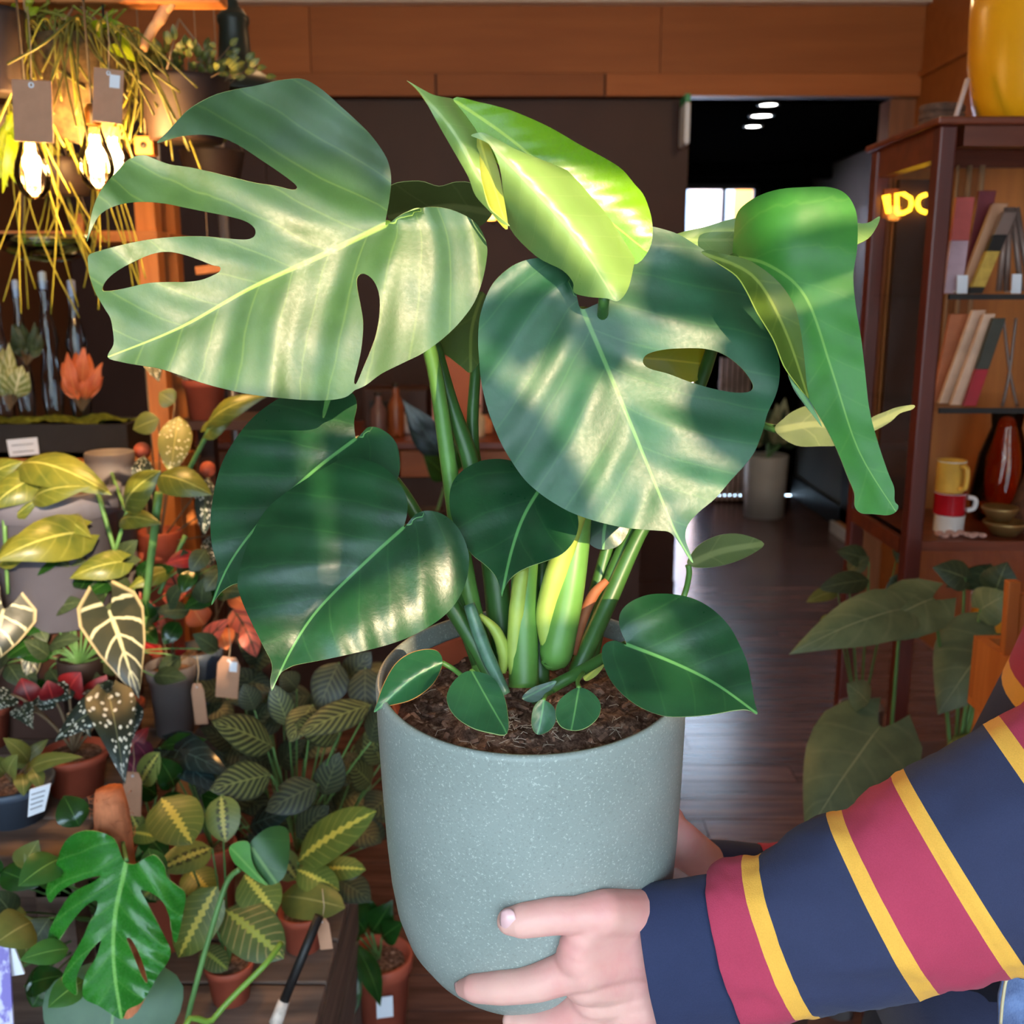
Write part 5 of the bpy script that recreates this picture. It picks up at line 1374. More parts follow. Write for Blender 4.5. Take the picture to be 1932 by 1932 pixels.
# wooden blocks and clips between the leaves
for px, py, w_, h_, Y, lab in [(420, 318, 44, 40, 2.4, 'small orange wood block behind the split leaf notch'), (276, 276, 36, 34, 1.95, 'orange wood block with a dark hole beside the split leaf tip')]:
    q = P(px, py, Y); t = thing('wood_block', q - Vector((0, 0, msz(h_ / 2, q))), lab, 'block', 'orange wood blocks')
    v, f = box(q, (msz(w_, q), .03, msz(h_, q))); bevel(mk('block', v, f, m_wood_o, t, False), .003)
    v, f = lathe([(0, .001), (.006, .001), (.006, -.004)], q - Vector((0, .0155, 0)), 12, (0, -1, 0)); mk('hole', v, f, m_black, t)
    v, f = tube([q + Vector((0, 0, msz(h_ / 2, q))), Vector((q.x, q.y, ZC))], .001, 5); mk('cord', v, f, m_string, t)
for px, py, ang, lab in [(150, 430, .1, 'small orange wooden clip hanging at the bowl edge'), (395, 508, 1.45, 'pale wooden peg seen through the split leaf')]:
    q = P(px, py, 2.3); t = thing('wooden_peg', q - Vector((0, 0, .03)), lab, 'peg', 'wooden pegs')
    v, f = box(q, (.018, .012, .06), 0, 0, ang); bevel(mk('peg', v, f, m_wood_o, t, False), .002)
    v, f = tube([q, Vector((q.x, q.y, ZC))], .0008, 5); mk('cord', v, f, m_string, t)

# ------------------------------------------------------------------ lower left: prayer plants, mossy pole monstera, crate
cr = thing('wooden_crate', P(470, 1900, 1.62) * 1, 'grey weathered wooden crate standing on the floor under the prayer plants', 'crate')
ZK = .44
OFF[cr] = Vector((-.44, 1.66, 0)); cr.location = OFF[cr]
for y0 in (1.44, 1.56, 1.68, 1.80):
    v, f = bbox2((-.675, y0, ZK - .02), (-.32, y0 + .112, ZK)); bevel(mk('slat', v, f, m_wood_g, cr, False), .003)
for z0 in (.04, .17, .30):
    v, f = bbox2((-.675, 1.425, z0), (-.32, 1.44, z0 + .105)); mk('slat', v, f, m_wood_g, cr, False)
    v, f = bbox2((-.335, 1.44, z0), (-.32, 1.91, z0 + .105)); mk('slat', v, f, m_wood_gy, cr, False)
for x in (-.655, -.35):
    for yy in (1.455, 1.89):
        v, f = bbox2((x - .018, yy - .014, 0), (x + .018, yy + .014, ZK - .02)); mk('corner_post', v, f, m_wood_g, cr, False)
def bushy(name, label, px, py, Y, rpx, zb, potm, leaves, group=None, st=m_stemg, **kw):
    th, top, r = planter(name, label, 'potted plant', px, py, Y, rpx, zb, potm, group)
    for s in leaves:
        mm = s[7]
        pxleaf(th, s[:7], mm, **dict(dict(shape='round', arch=.06, fold=.10, curl=.18), **(s[8] if len(s) > 8 else kw)))
        stem(th, top, P(s[0], s[1], s[5]), .0022, st, .02)
    return th
G = 'prayer plants on the crate'
bushy('prayer_plant', 'yellow ribbed prayer plant in the terracotta pot at the crate front', 432, 1812, 1.52, 46, ZK, m_tc, [
    (305, 1505, 362, 1592, 104, 1.50, 1.44, L_mara), (418, 1500, 425, 1590, 66, 1.52, 1.48, L_marb), (425, 1715, 535, 1808, 100, 1.46, 1.40, L_marg), (462, 1650, 520, 1725, 84, 1.50, 1.46, L_mara), (410, 1672, 335, 1808, 84, 1.44, 1.40, L_mara),
    (400, 1600, 300, 1640, 62, 1.52, 1.46, L_marb), (355, 1640, 400, 1690, 70, 1.54, 1.50, L_mara), (380, 1790, 430, 1830, 50, 1.48, 1.46, L_marg)], G)
bushy('prayer_plant', 'prayer plant with large bright yellow ribbed leaf beside the ceramic pot', 570, 1716, 1.66, 44, ZK, m_tc, [
    (562, 1625, 707, 1530, 84, 1.60, 1.52, L_mara), (530, 1690, 650, 1712, 78, 1.56, 1.50, L_olive), (560, 1640, 640, 1680, 60, 1.58, 1.54, L_mara), (560, 1660, 520, 1600, 50, 1.66, 1.66, L_marb), (600, 1640, 690, 1640, 50, 1.62, 1.60, L_mara)], G)
bushy('prayer_plant', 'small prayer plant with blotched leaves behind the moss pole', 300, 1600, 1.66, 40, ZK, m_tc, [
    (265, 1480, 300, 1420, 50, 1.60, 1.58, L_marb), (250, 1570, 300, 1580, 40, 1.58, 1.54, L_mara), (270, 1590, 245, 1530, 40, 1.60, 1.58, L_marb), (320, 1660, 270, 1690, 60, 1.60, 1.56, L_marg), (290, 1470, 325, 1440, 40, 1.64, 1.62, L_marb)], G)
bushy('dark_alocasia', 'blue black glossy alocasia among the zebra leaves', 400, 1590, 1.76, 44, ZK, m_tc, [
    (330, 1415, 440, 1465, 84, 1.68, 1.60, L_blue, dict(shape='arrow', arch=.1)), (350, 1440, 420, 1500, 60, 1.64, 1.60, L_blue, dict(shape='arrow')), (470, 1560, 550, 1530, 60, 1.70, 1.66, L_blue, dict(shape='ovate')), (300, 1410, 390, 1395, 40, 1.70, 1.68, L_glossd, dict(shape='lance')), (380, 1500, 440, 1520, 50, 1.66, 1.64, L_glossd, dict(shape='lance'))])
zl = []
for s in [(515, 1410, 400, 1360, 80, 1.62, 1.56), (640, 1385, 555, 1365, 70, 1.62, 1.56), (512, 1462, 395, 1490, 76, 1.60, 1.54), (700, 1330, 560, 1385, 66, 1.60, 1.54), (590, 1330, 545, 1400, 62, 1.66, 1.60), (545, 1370, 515, 1290, 50, 1.70, 1.70)]: zl.append(s + (L_cala, dict(shape='ovate', fold=.12)))
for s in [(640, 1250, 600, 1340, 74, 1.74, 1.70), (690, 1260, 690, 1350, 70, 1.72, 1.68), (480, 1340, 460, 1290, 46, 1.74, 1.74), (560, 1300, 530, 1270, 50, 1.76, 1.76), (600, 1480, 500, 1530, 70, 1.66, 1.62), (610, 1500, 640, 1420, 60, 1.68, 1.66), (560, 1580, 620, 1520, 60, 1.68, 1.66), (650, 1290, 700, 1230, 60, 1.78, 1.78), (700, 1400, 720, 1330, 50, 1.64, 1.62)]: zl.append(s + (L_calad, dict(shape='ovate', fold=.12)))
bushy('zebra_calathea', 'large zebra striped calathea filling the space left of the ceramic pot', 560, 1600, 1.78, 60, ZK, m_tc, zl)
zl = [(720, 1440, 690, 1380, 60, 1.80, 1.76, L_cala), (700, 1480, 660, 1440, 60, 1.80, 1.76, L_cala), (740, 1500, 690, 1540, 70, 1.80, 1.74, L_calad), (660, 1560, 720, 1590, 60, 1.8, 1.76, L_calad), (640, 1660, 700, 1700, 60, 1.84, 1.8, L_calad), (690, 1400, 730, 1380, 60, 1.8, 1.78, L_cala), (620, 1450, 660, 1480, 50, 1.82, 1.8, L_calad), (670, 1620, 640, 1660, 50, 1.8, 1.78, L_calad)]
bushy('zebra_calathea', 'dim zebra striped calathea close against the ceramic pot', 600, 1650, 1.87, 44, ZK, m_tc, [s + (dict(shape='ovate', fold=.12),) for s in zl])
# filler leaves deeper in the shade
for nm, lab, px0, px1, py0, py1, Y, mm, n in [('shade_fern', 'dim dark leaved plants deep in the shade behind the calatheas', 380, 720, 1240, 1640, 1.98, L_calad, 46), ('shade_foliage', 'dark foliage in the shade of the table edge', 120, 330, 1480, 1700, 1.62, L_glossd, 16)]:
    b0 = P((px0 + px1) / 2, (py0 + py1) / 2, Y); b0.z = ZK if nm == 'shade_fern' else .225
    t, top, r = planter(nm, lab, 'potted plant', (px0 + px1) / 2, (py1 + 30), Y, 46, b0.z if b0.z < P((px0 + px1) / 2, py1 + 30, Y).z - .04 else P((px0 + px1) / 2, py1 + 30, Y).z - .1, m_dkpot)
    for i in range(n):
        x, y = random.uniform(px0, px1), random.uniform(py0, py1)
        a = random.uniform(0, 6.283)
        pxleaf(t, (x, y, x + math.cos(a) * 80, y + math.sin(a) * 60, 52, Y, Y - .04), mm, shape='ovate')
        stem(t, top, P(x, y, Y), .002, m_stemg, .02)
for i in range(16):
    x, y = random.uniform(-20, 130), random.uniform(1625, 1900); a = random.uniform(0, 6.283)
    pxleaf(t, (x, y, x + math.cos(a) * 80, y + math.sin(a) * 60, 56, 1.40, 1.38), random.choice([L_glossd, L_olive, L_dullg]), shape='ovate')
    stem(t, top, P(x, y, 1.40), .002, m_stemg, .02)
# monstera on a moss pole
base = P(262, 1932, 1.29); base.z = 0
mp = thing('moss_pole_monstera', base, 'glossy split leaf monstera climbing a brown moss pole', 'potted plant')
v, f = lathe([(0, 0), (.085, 0), (.11, .20), (.115, .20), (.115, .215), (.10, .215), (.098, .18), (0, .18)], base, 26); mk('pot', v, f, m_slate, mp)
pt, pb = P(206, 1490, 1.33), base + Vector((0, 0, .17))
m_coir = plain('coir pole', S(190, 116, 80), .95, .22, 60, .8, .1, stretch=(1, 1, .5))
pts = [pb.lerp(pt, i / 26) for i in range(27)]
V, F = tube(pts, [.0245] * 25 + [.0235, .019], 22)
V = [q + Vector((1, 0, 0)) * .0022 * noise.noise(q * 150) + Vector((0, 0, 1)) * .003 * noise.noise(q * 120 + Vector((5, 5, 5))) for q in V]
pole = mk('moss_pole', V, F, m_coir, mp)
ps = []
for i in range(260):
    k = random.uniform(.55, 1.0); a = random.uniform(0, 6.283); q = pb.lerp(pt, k) + Vector((math.cos(a), math.sin(a), 0)) * .0235
    ps.append(tube([q, q + Vector((math.cos(a + .8) * .006, math.sin(a + .8) * .006, random.uniform(-.004, .006))), q + Vector((math.cos(a + 1.2) * .011, math.sin(a + 1.2) * .011, random.uniform(-.008, .010)))], .0004, 3))
v, f = joinm(*ps); o = mk('fibres', v, f, m_coir, pole); o['kind'] = 'stuff'
z3 = lambda L: [(x / 3, 1288 + y / 3) for x, y in L]
M_OUT = z3([(700, 1005), (650, 890), (580, 850), (480, 838), (400, 868), (350, 930), (320, 1020), (300, 1080), (270, 1130), (260, 1190), (285, 1245), (330, 1190), (400, 1145), (480, 1112), (558, 1094), (560, 1104), (520, 1132), (440, 1170), (380, 1222), (320, 1320), (280, 1400), (273, 1470), (302, 1525), (332, 1460), (380, 1390), (440, 1312), (500, 1252), (548, 1236), (545, 1290), (505, 1360), (470, 1440), (420, 1530), (370, 1620), (353, 1690), (398, 1750), (434, 1764), (432, 1680), (460, 1600), (510, 1520), (566, 1462), (570, 1475), (540, 1560), (490, 1640), (468, 1720), (478, 1790), (560, 1830), (620, 1870), (690, 1905), (722, 1852), (800, 1812), (845, 1745), (900, 1650), (950, 1580), (966, 1520), (940, 1450), (880, 1340), (830, 1240), (798, 1180), (815, 1176), (860, 1192), (920, 1240), (960, 1330), (978, 1440), (1000, 1465), (1032, 1330), (1050, 1200), (1000, 1150), (945, 1100), (930, 1040), (880, 978), (830, 988), (760, 1028)])
M_H = z3([(716, 1448), (745, 1455), (790, 1540), (822, 1630), (836, 1690), (826, 1700), (800, 1660), (765, 1570), (730, 1490)])
mM = bigleaf('glossy monstera', S(48, 124, 36), S(34, 104, 30), S(130, 186, 90), .16, .08, ribw=.0042, vein=.2, spacing=.05, bump=.3)
leaf_px('leaf', M_OUT, z3([(715, 1012), (690, 1130), (655, 1290), (640, 1500), (655, 1700), (688, 1900)]), 1.255, .02, -.10, mM, mp, [M_H], cup=.28, fold=-.09, edge=m_edge, spacing=.05, wave=.0035)
for s, mm in [((115, 1620, 35, 1670, 70, 1.28, 1.22), L_green), ((130, 1790, 38, 1810, 50, 1.24, 1.20), L_green), ((150, 1560, 120, 1500, 60, 1.40, 1.42), L_glossd), ((60, 1740, -10, 1780, 90, 1.30, 1.24), L_olive), ((160, 1850, 90, 1900, 60, 1.26, 1.22), L_green), ((280, 1600, 300, 1680, 50, 1.32, 1.30), L_green)]:
    pxleaf(mp, s, mm, shape='ovate', arch=.12)
stem(mp, P(238, 1625, 1.258), P(232, 1590, 1.30), .004, m_stemg)
big = thing('rubber_plant', P(215, 1932, 1.22) * 1, 'broad dull blue green leaf at the bottom edge below the glossy monstera', 'plant')
OFF[big] = Vector((-.62, 1.06, 0)); big.location = OFF[big]
v, f = lathe([(0, 0), (.06, 0), (.08, .17), (.074, .17), (.07, .15), (0, .15)], big.location, 22); mk('pot', v, f, m_dkpot, big)
pxleaf(big, (225, 1800, 205, 2010, 250, 1.34, 1.26), pleaf('blue green leaf', S(70, 104, 70), S(58, 92, 62), S(110, 150, 84), .02, rough=.45), shape='round', arch=.06)
stem(big, big.location + Vector((0, 0, .15)), P(225, 1800, 1.34), .004, m_stemg)
# folded arum leaf on a long stalk, and a second long stalk
fo = thing('folded_arum', P(330, 1990, 1.30) * 1, 'folded bright green leaf on a long arching stalk before the prayer plants', 'plant')
OFF[fo] = Vector((-.38, 1.10, 0)); fo.location = OFF[fo]
v, f = lathe([(0, 0), (.06, 0), (.08, .15), (.074, .15), (.07, .13), (0, .13)], fo.location, 22); mk('pot', v, f, m_tc, fo)
top = fo.location + Vector((0, 0, .13))
pts = [top, P(340, 2020, 1.26), P(352, 1932, 1.30), P(372, 1850, 1.31), P(400, 1750, 1.33), P(428, 1665, 1.35), P(452, 1640, 1.35)]
v, f = tube(crom(pts, 5), .0042, 8); mk('stalk', v, f, m_stemg, fo)
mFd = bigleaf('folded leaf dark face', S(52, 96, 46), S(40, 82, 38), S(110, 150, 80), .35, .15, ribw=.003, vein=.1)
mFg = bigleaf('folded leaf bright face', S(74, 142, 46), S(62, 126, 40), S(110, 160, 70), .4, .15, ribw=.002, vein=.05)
leaf_px('leaf', [(470, 1600), (480, 1580), (510, 1560), (540, 1562), (547, 1590), (542, 1640), (525, 1665), (500, 1668), (478, 1640)], [(475, 1600), (520, 1665)], 1.34, 0, -.2, mFd, fo, wave=0, edge=m_edge, cup=.4)
leaf_px('leaf', [(432, 1600), (450, 1588), (470, 1590), (474, 1620), (485, 1645), (505, 1670), (480, 1660), (455, 1640), (440, 1625)], [(436, 1600), (500, 1668)], 1.325, 0, -.1, mFg, fo, wave=0, edge=m_edge, cup=.4, step=9)
pts = [top, P(345, 1990, 1.24), P(400, 1925, 1.28), P(440, 1880, 1.30), P(500, 1820, 1.32), P(530, 1780, 1.36)]
v, f = tube(crom(pts, 5), .0045, 8); mk('stalk', v, f, plain('fresh stalk', S(112, 150, 58), .4, .1, 20, 0), fo)
# black stick with rope bound end
t = thing('black_cane', P(520, 1920, 1.36), 'black cane with a frayed rope end leaning on the crate', 'cane')
a, b_ = P(602, 1728, 1.40), P(536, 1888, 1.36)
v, f = tube([a, b_], .0075, 12); mk('shaft', v, f, m_black, t)
v, f = tube([b_, P(520, 1932, 1.35)], [.009, .0105], 10); mk('rope_end', v, f, plain('white rope', S(196, 180, 168), .9, .2, 80, .6), t)
gift_tag(612, 1762, 24, 64, 1.42, -.1, 'kraft tag beside the black cane top')
# patterned card at the left edge
t = thing('flower_card', P(10, 1932, 1.30), 'lilac patterned card standing at the left bottom edge', 'card')
q = [P(-40, 1782, 1.26), P(16, 1784, 1.27), P(26, 1960, 1.24), P(-40, 1960, 1.23)]
tm = NT('lilac print'); cc = tm.mix(tm.step(tm.noise(tm.coord('Object', (1, 1, .5)), 60, 3), .42, .55), S(208, 206, 236), S(124, 112, 190)); tm.set(cc, .5)
mk('card', q + [p + Vector((0, .004, 0)) for p in q], [(0, 3, 2, 1), (4, 5, 6, 7), (0, 1, 5, 4), (1, 2, 6, 5), (2, 3, 7, 6), (3, 0, 4, 7)], tm.m, t, False)
qs = P(-8, 1950, 1.262); v, f = tube([P(-8, 1790, 1.285), qs, (qs.x, 1.27, 0)], .004, 6); mk('stake', v, f, m_stemb, t)
q = [P(18, 1784, 1.275), P(26, 1786, 1.275), P(46, 1838, 1.27), P(20, 1842, 1.27)]
mk('flap', q + [p + Vector((0, .003, 0)) for p in q], [(0, 3, 2, 1), (4, 5, 6, 7), (0, 1, 5, 4), (1, 2, 6, 5), (2, 3, 7, 6), (3, 0, 4, 7)], m_paper, t, False)
# floor plant in terracotta left of the ceramic pot
th, top, r = planter('philodendron', 'dark glossy plant in a terracotta pot on the floor beside the crate', 'potted plant', 715, 1800, 2.0, 62, 0.0, m_tc)
for s in [(660, 1790, 585, 1905, 50, 1.92, 1.85), (665, 1800, 640, 1960, 56, 1.90, 1.84), (670, 1780, 720, 1900, 44, 1.90, 1.86), (690, 1760, 640, 1700, 70, 1.98, 1.96), (700, 1760, 740, 1700, 60, 2.0, 1.98), (680, 1770, 600, 1780, 50, 1.94, 1.90), (700, 1750, 680, 1680, 60, 2.02, 2.0), (720, 1770, 760, 1740, 50, 1.98, 1.95)]:
    pxleaf(th, s, L_glossd, shape='lance', arch=.12); stem(th, top, P(s[0], s[1], s[5]), .003, m_stemg)
q = P(726, 1900, 1.93); v, f = box(q, (.035, .002, .05), .2); mk('label', v, f, m_paper, th, False)
# ------------------------------------------------------------------ glass cabinet at the right
m_mah = wood('dark mahogany', S(74, 30, 26), S(96, 42, 36), 'Z', .35, 1, .45, .05)
m_mahx = wood('dark mahogany rail', S(96, 44, 28), S(120, 58, 36), 'X', .35, 1, .45, .05)
m_backp = wood('amber back board', S(150, 84, 34), S(182, 108, 46), 'Z', .5, .6)
m_cglass = clear('cabinet glass', (.97, .98, .97, 1), .12, .02)
YC0, YC1 = 1.95, 2.32
XC0 = P(1744, 620, YC0).x; XC1 = 1.86
ZTOP = P(1850, 236, YC0).z
cab = thing('glass_cabinet', (1.3, 2.13, 0), 'dark mahogany display cabinet with glass sides and shelves at the right', 'cabinet')
for x in (XC0, XC1 - .032):
    for yy in (YC0, YC1 - .04):
        v, f = bbox2((x, yy, 0), (x + .032, yy + .036, ZTOP)); bevel(mk('post', v, f, m_mah, cab, False), .004)
v, f = bbox2((XC0 - .01, YC0 - .012, ZTOP), (XC1 + .01, YC1 + .01, ZTOP + .014)); bevel(mk('top_board', v, f, m_mahx, cab, False), .004)
for yy in (YC0 + .004, YC1 - .036):
    v, f = bbox2((XC0 + .045, yy, ZTOP - .035), (XC1 - .045, yy + .03, ZTOP)); mk('rail', v, f, m_mahx, cab, False)
v, f = bbox2((XC0 + .006, YC0 + .04, ZTOP - .055), (XC0 + .036, YC1 - .04, ZTOP)); mk('rail', v, f, m_mahx, cab, False)
zs = [P(1850, py, YC0 + .01).z for py in (555, 770, 1022)]
for i, z in enumerate(zs):
    v, f = bbox2((XC0 + .012, YC0 + .012, z - (.006 if i < 2 else .02)), (XC1 - .012, YC1 - .045, z)); mk('shelf', v, f, m_cglass if i < 2 else m_mahx, cab, False)
    if i < 2:
        v, f = bbox2((XC0 + .045, YC0 + .008, z - .010), (XC1 - .045, YC0 + .014, z)); mk('shelf_edge', v, f, m_black, cab, False)
v, f = bbox2((XC0 + .045, YC1 - .03, zs[2] - .02), (XC1 - .045, YC1 - .018, ZTOP - .035)); mk('back_board', v, f, m_backp, cab, False)
for k, px in enumerate((1822, 1846, 1800)):
    q = P(px, 400, YC1 - .08); v, f = tube([(q.x, q.y, zs[1]), (q.x, q.y, ZTOP - .035)], .006 if k < 2 else .004, 8); mk('back_rod', v, f, wood('pale stick', S(150, 112, 80), S(180, 140, 104), 'Z'), cab)
v, f = bbox2((XC0 + .05, YC1 - .05, zs[2]), (XC0 + .16, YC1 - .032, ZTOP - .06)); mk('back_panel', v, f, m_darkwall, cab, False)
v, f = bbox2((XC0 + .004, YC0 + .04, zs[2]), (XC0 + .008, YC1 - .04, ZTOP - .055)); mk('glass_pane', v, f, m_cglass, cab, False)
v, f = bbox2((XC0 + .0, YC0 + .04, zs[2] - .03), (XC0 + .03, YC1 - .04, zs[2])); mk('rail', v, f, m_mahx, cab, False)
# orange neon letters inside
m_neon = emit('orange neon', (1.0, .48, .02, 1), 5.0)
YN = YC1 - .062
ng = thing('neon_sign', P(1715, 410, YN), 'glowing orange neon letters inside the cabinet behind the corner post', 'neon sign')
v, f = tube([P(1672, 368, YN), P(1676, 402, YN)], [.0085, .005], 10); mk('letter', v, f, m_neon, ng)
pts = [P(1692, 402, YN), P(1692, 366, YN), P(1705, 366, YN), P(1718, 374, YN), P(1720, 385, YN), P(1716, 396, YN), P(1704, 402, YN)]
v, f = tube(pts + [pts[0]], .0048, 10); mk('letter', v, f, m_neon, ng)
v, f = tube(crom([P(1748, 367, YN), P(1736, 372, YN), P(1731, 384, YN), P(1736, 396, YN), P(1748, 401, YN)], 5), .0048, 10); mk('letter', v, f, m_neon, ng)
v, f = bbox2(P(1664, 412, YN + .016), P(1760, 356, YN + .022)); mk('backing', v, f, plain('sign backing', S(120, 60, 20), .5), ng, False)
# leaning things on the shelves: (top x,y) -> (bottom x,y), width px
def slab(name, label, cat, tx, ty, bx, by, wpx, Y, thick, mat, group, bits=()):
    a, b_ = P(tx, ty, Y + .03), P(bx, by, Y)
    zsh = max([z for z in zs if z < b_.z + .05] or [b_.z])
    b_.z = zsh + .001
    d = (a - b_); L = d.length; d.normalize()
    s = d.cross(Vector((0, 1, 0))).normalized() * msz(wpx, a) / 2; n = Vector((0, 1, 0)) * thick / 2
    s = Vector((s.x, 0, 0)).normalized() * msz(wpx, a) / 2
    t = thing(name, b_, label, cat, group)
    def seg(k0, k1, m, nm, g=1.0):
        p0, p1 = b_ + d * L * k0, b_ + d * L * k1
        V = [p0 - s * g - n * g, p0 + s * g - n * g, p0 + s * g + n * g, p0 - s * g + n * g, p1 - s * g - n * g, p1 + s * g - n * g, p1 + s * g + n * g, p1 - s * g + n * g]
        o = mk(nm, V, [(0, 3, 2, 1), (4, 5, 6, 7), (0, 1, 5, 4), (1, 2, 6, 5), (2, 3, 7, 6), (3, 0, 4, 7)], m, t, False); bevel(o, .0015); return o
    if not bits: seg(0, 1, mat, 'board'); 
    for k0, k1, m, nm in bits: seg(k0, k1, m, nm)
    return t
Rd = plain('red packet', S(176, 78, 74), .5); Mr = plain('maroon packet', S(116, 46, 54), .5); Lv = plain('lilac print packet', S(176, 148, 160), .5)
Wd = wood('planed ash', S(176, 124, 92), S(200, 148, 114), 'Z'); Cr = plain('cream card', S(214, 176, 150), .6); Dg = plain('dark green card', S(66, 66, 58), .6); Rr = plain('crimson card', S(168, 34, 48), .5)
Gy = plain('steel grey tool', S(128, 108, 100), .4, .1, 10, .02, .5, .3); Yl = plain('mustard bristle', S(196, 160, 72), .7, .15, 60, .3)
g1 = 'packets and tools leaning on the top glass shelf'
slab('seed_packet', 'red packet with lilac lower half leaning by the cabinet post', 'packet', 1820, 372, 1796, 548, 34, 2.02, .012, Rd, g1, [(0, .55, Lv, 'print'), (.55, 1, Rd, 'packet_top')])
slab('seed_packet', 'maroon packet leaning behind the wooden plank', 'packet', 1862, 360, 1826, 550, 32, 2.08, .012, Mr, g1)
slab('wood_plank', 'tan wooden plank leaning on the top glass shelf', 'plank', 1886, 384, 1822, 552, 30, 2.03, .012, Wd, g1)
slab('hand_brush', 'mustard bristled brush with black handle on the top glass shelf', 'brush', 1904, 400, 1838, 552, 26, 2.0, .014, Yl, g1, [(0, .08, m_black, 'cap'), (.08, .52, Yl, 'bristles'), (.52, .72, m_black, 'collar'), (.72, 1, Gy, 'handle')])
for k, (tx, bx, lab) in enumerate([(1900, 1884, 'left leg'), (1906, 1898, 'x'), (1910, 1926, 'x'), (1918, 1944, 'x')]):
    a, b_ = P(tx, 392, 2.05), P(bx, 552, 2.03); b_.z = zs[0] + .006
    if k == 0: tp = thing('steel_tongs', P(1908, 552, 2.04), 'grey steel tongs and rods standing at the picture right edge', 'tongs')
    v, f = tube([a, b_], .006, 8); mk('rod', v, f, Gy, tp)
for px, py, w_, h_, lab, gy in [(1815, 541, 20, 34, 'white price ticket below the leaning plank', 2.0), (1917, 541, 18, 36, 'white price ticket below the steel tongs', 1.99)]:
    q = P(px, py, gy); q.z = zs[0] + msz(h_, q) / 2 + .001
    t = thing('price_ticket', q - Vector((0, 0, msz(h_, q) / 2)), lab, 'ticket', 'white price tickets'); v, f = box(q, (msz(w_, q), .002, msz(h_, q)), 0, -.1); mk('card', v, f, m_paper, t, False)
    v, f = box(q + Vector((0, .012, -msz(h_, q) * .4)), (msz(w_, q), .024, .002)); mk('foot', v, f, m_paper, t, False)
g2 = 'boards leaning on the middle glass shelf'
slab('card_board', 'terracotta coloured board, leftmost on the middle glass shelf', 'board', 1812, 592, 1778, 764, 42, 2.07, .010, plain('tan card', S(190, 112, 74), .6), g2)
slab('card_board', 'cream board with dark edge leaning on the middle glass shelf', 'board', 1846, 585, 1782, 764, 26, 2.04, .012, Cr, g2)
slab('card_board', 'cream board beside the dark green one on the middle shelf', 'board', 1866, 592, 1802, 764, 22, 2.01, .012, Cr, g2)
slab('card_board', 'dark green board with crimson lower half on the middle shelf', 'board', 1884, 600, 1828, 764, 24, 1.99, .012, Dg, g2, [(0, .42, Rr, 'lower_half'), (.42, 1, Dg, 'upper_half')])
slab('card_board', 'thin black board between the cream boards', 'board', 1858, 600, 1796, 764, 10, 2.03, .01, m_black, g2)
q = P(1905, 767, 2.03); q.z = zs[1]
t = thing('wire_stand', q, 'slim wire stand with crossing legs on the middle shelf', 'stand')
for dx, dx2 in ((-14, 12), (14, -12)):
    v, f = tube(crom([P(1905 + dx, 767, 2.03), P(1905, 700, 2.03), P(1905 + dx2, 600, 2.03)], 5), .003, 6); mk('wire', v, f, Gy, t)
# enamel mugs stacked on the lower shelf
m_white = plain('white enamel', S(226, 220, 214), .25, .03, 8, 0)
def mug(label, px, ptop, pbot, wpx, Y, mat, zb=None):
    c = P(px, pbot, Y); z0 = zb if zb is not None else c.z; z1 = P(px, ptop, Y).z; r = msz(wpx / 2, c); h = z1 - z0
    t = thing('enamel_mug', (c.x, c.y, z0), label, 'mug', 'stacked enamel mugs')
    v, f = lathe([(0, .0), (r * .95, 0), (r * .97, h * .04), (r * .97, h * .94), (r * 1.0, h * .97), (r, h), (r * .93, h), (r * .92, h * .1), (0, h * .08)], (c.x, c.y, z0), 28); mk('cup', v, f, mat, t)
    v, f = lathe([(r * .98, h * .955), (r * 1.02, h * .975), (r * .98, h * 1.0), (r * .93, h * .99)], (c.x, c.y, z0), 28); mk('rim', v, f, m_white, t)
    return t, Vector((c.x, c.y, z0)), r, h
c0 = P(1790, 1010, 2.05)
t, b_, r, h = mug('white and tan enamel mug at the bottom of the stack', 1788, 970, 1012, 56, 2.05, m_white, zs[2] + .001)
t, b2, r2, h2 = mug('red enamel mug under the yellow one', 1790, 928, 970, 58, 2.05, plain('red enamel', S(176, 24, 34), .25), b_.z + h + .001)
v, f = tube(crom([b2 + Vector((r2, -.01, h2 * .8)), b2 + Vector((r2 * 1.5, -.01, h2 * .7)), b2 + Vector((r2 * 1.45, -.01, h2 * .3)), b2 + Vector((r2, -.01, h2 * .2))], 5), .005, 8); mk('handle', v, f, m_white, t)
t, b3, r3, h3 = mug('yellow enamel mug on top of the stack', 1791, 868, 926, 54, 2.05, plain('yellow enamel', S(216, 168, 72), .3), b2.z + h2 + .001)
v, f = tube(crom([b3 + Vector((r3 * .25, -r3 * .96, h3 * .85)), b3 + Vector((r3 * .5, -r3 * 1.35, h3 * .8)), b3 + Vector((r3 * .5, -r3 * 1.35, h3 * .25)), b3 + Vector((r3 * .25, -r3 * .96, h3 * .15))], 5), .0055, 8); mk('handle', v, f, plain('yellow enamel', S(216, 168, 72), .3), t)
m_dish = plain('brass dish', S(170, 136, 84), .35, .1, 10, 0, .5, .6)
for k, (px, wpx, dz) in enumerate([(1893, 76, 0), (1882, 64, .03)]):
    q = P(px, 1010, 2.02); q.z = zs[2] + .001 + dz; r = msz(wpx / 2, q)
    t = thing('brass_dish', q, ['wide shallow brass dish on the lower cabinet shelf', 'smaller brass dish resting on the wide one'][k], 'dish', 'stacked brass dishes')
    v, f = lathe([(0, 0), (r * .6, 0), (r, .022), (r * 1.04, .024), (r * .98, .028), (r * .6, .008), (0, .006)], q, 28); mk('bowl', v, f, m_dish, t)
q = P(1880, 1000, 2.16); q.z = zs[2] + .001
t = thing('amber_vase', q, 'tall amber glass vase at the back of the lower shelf', 'vase')
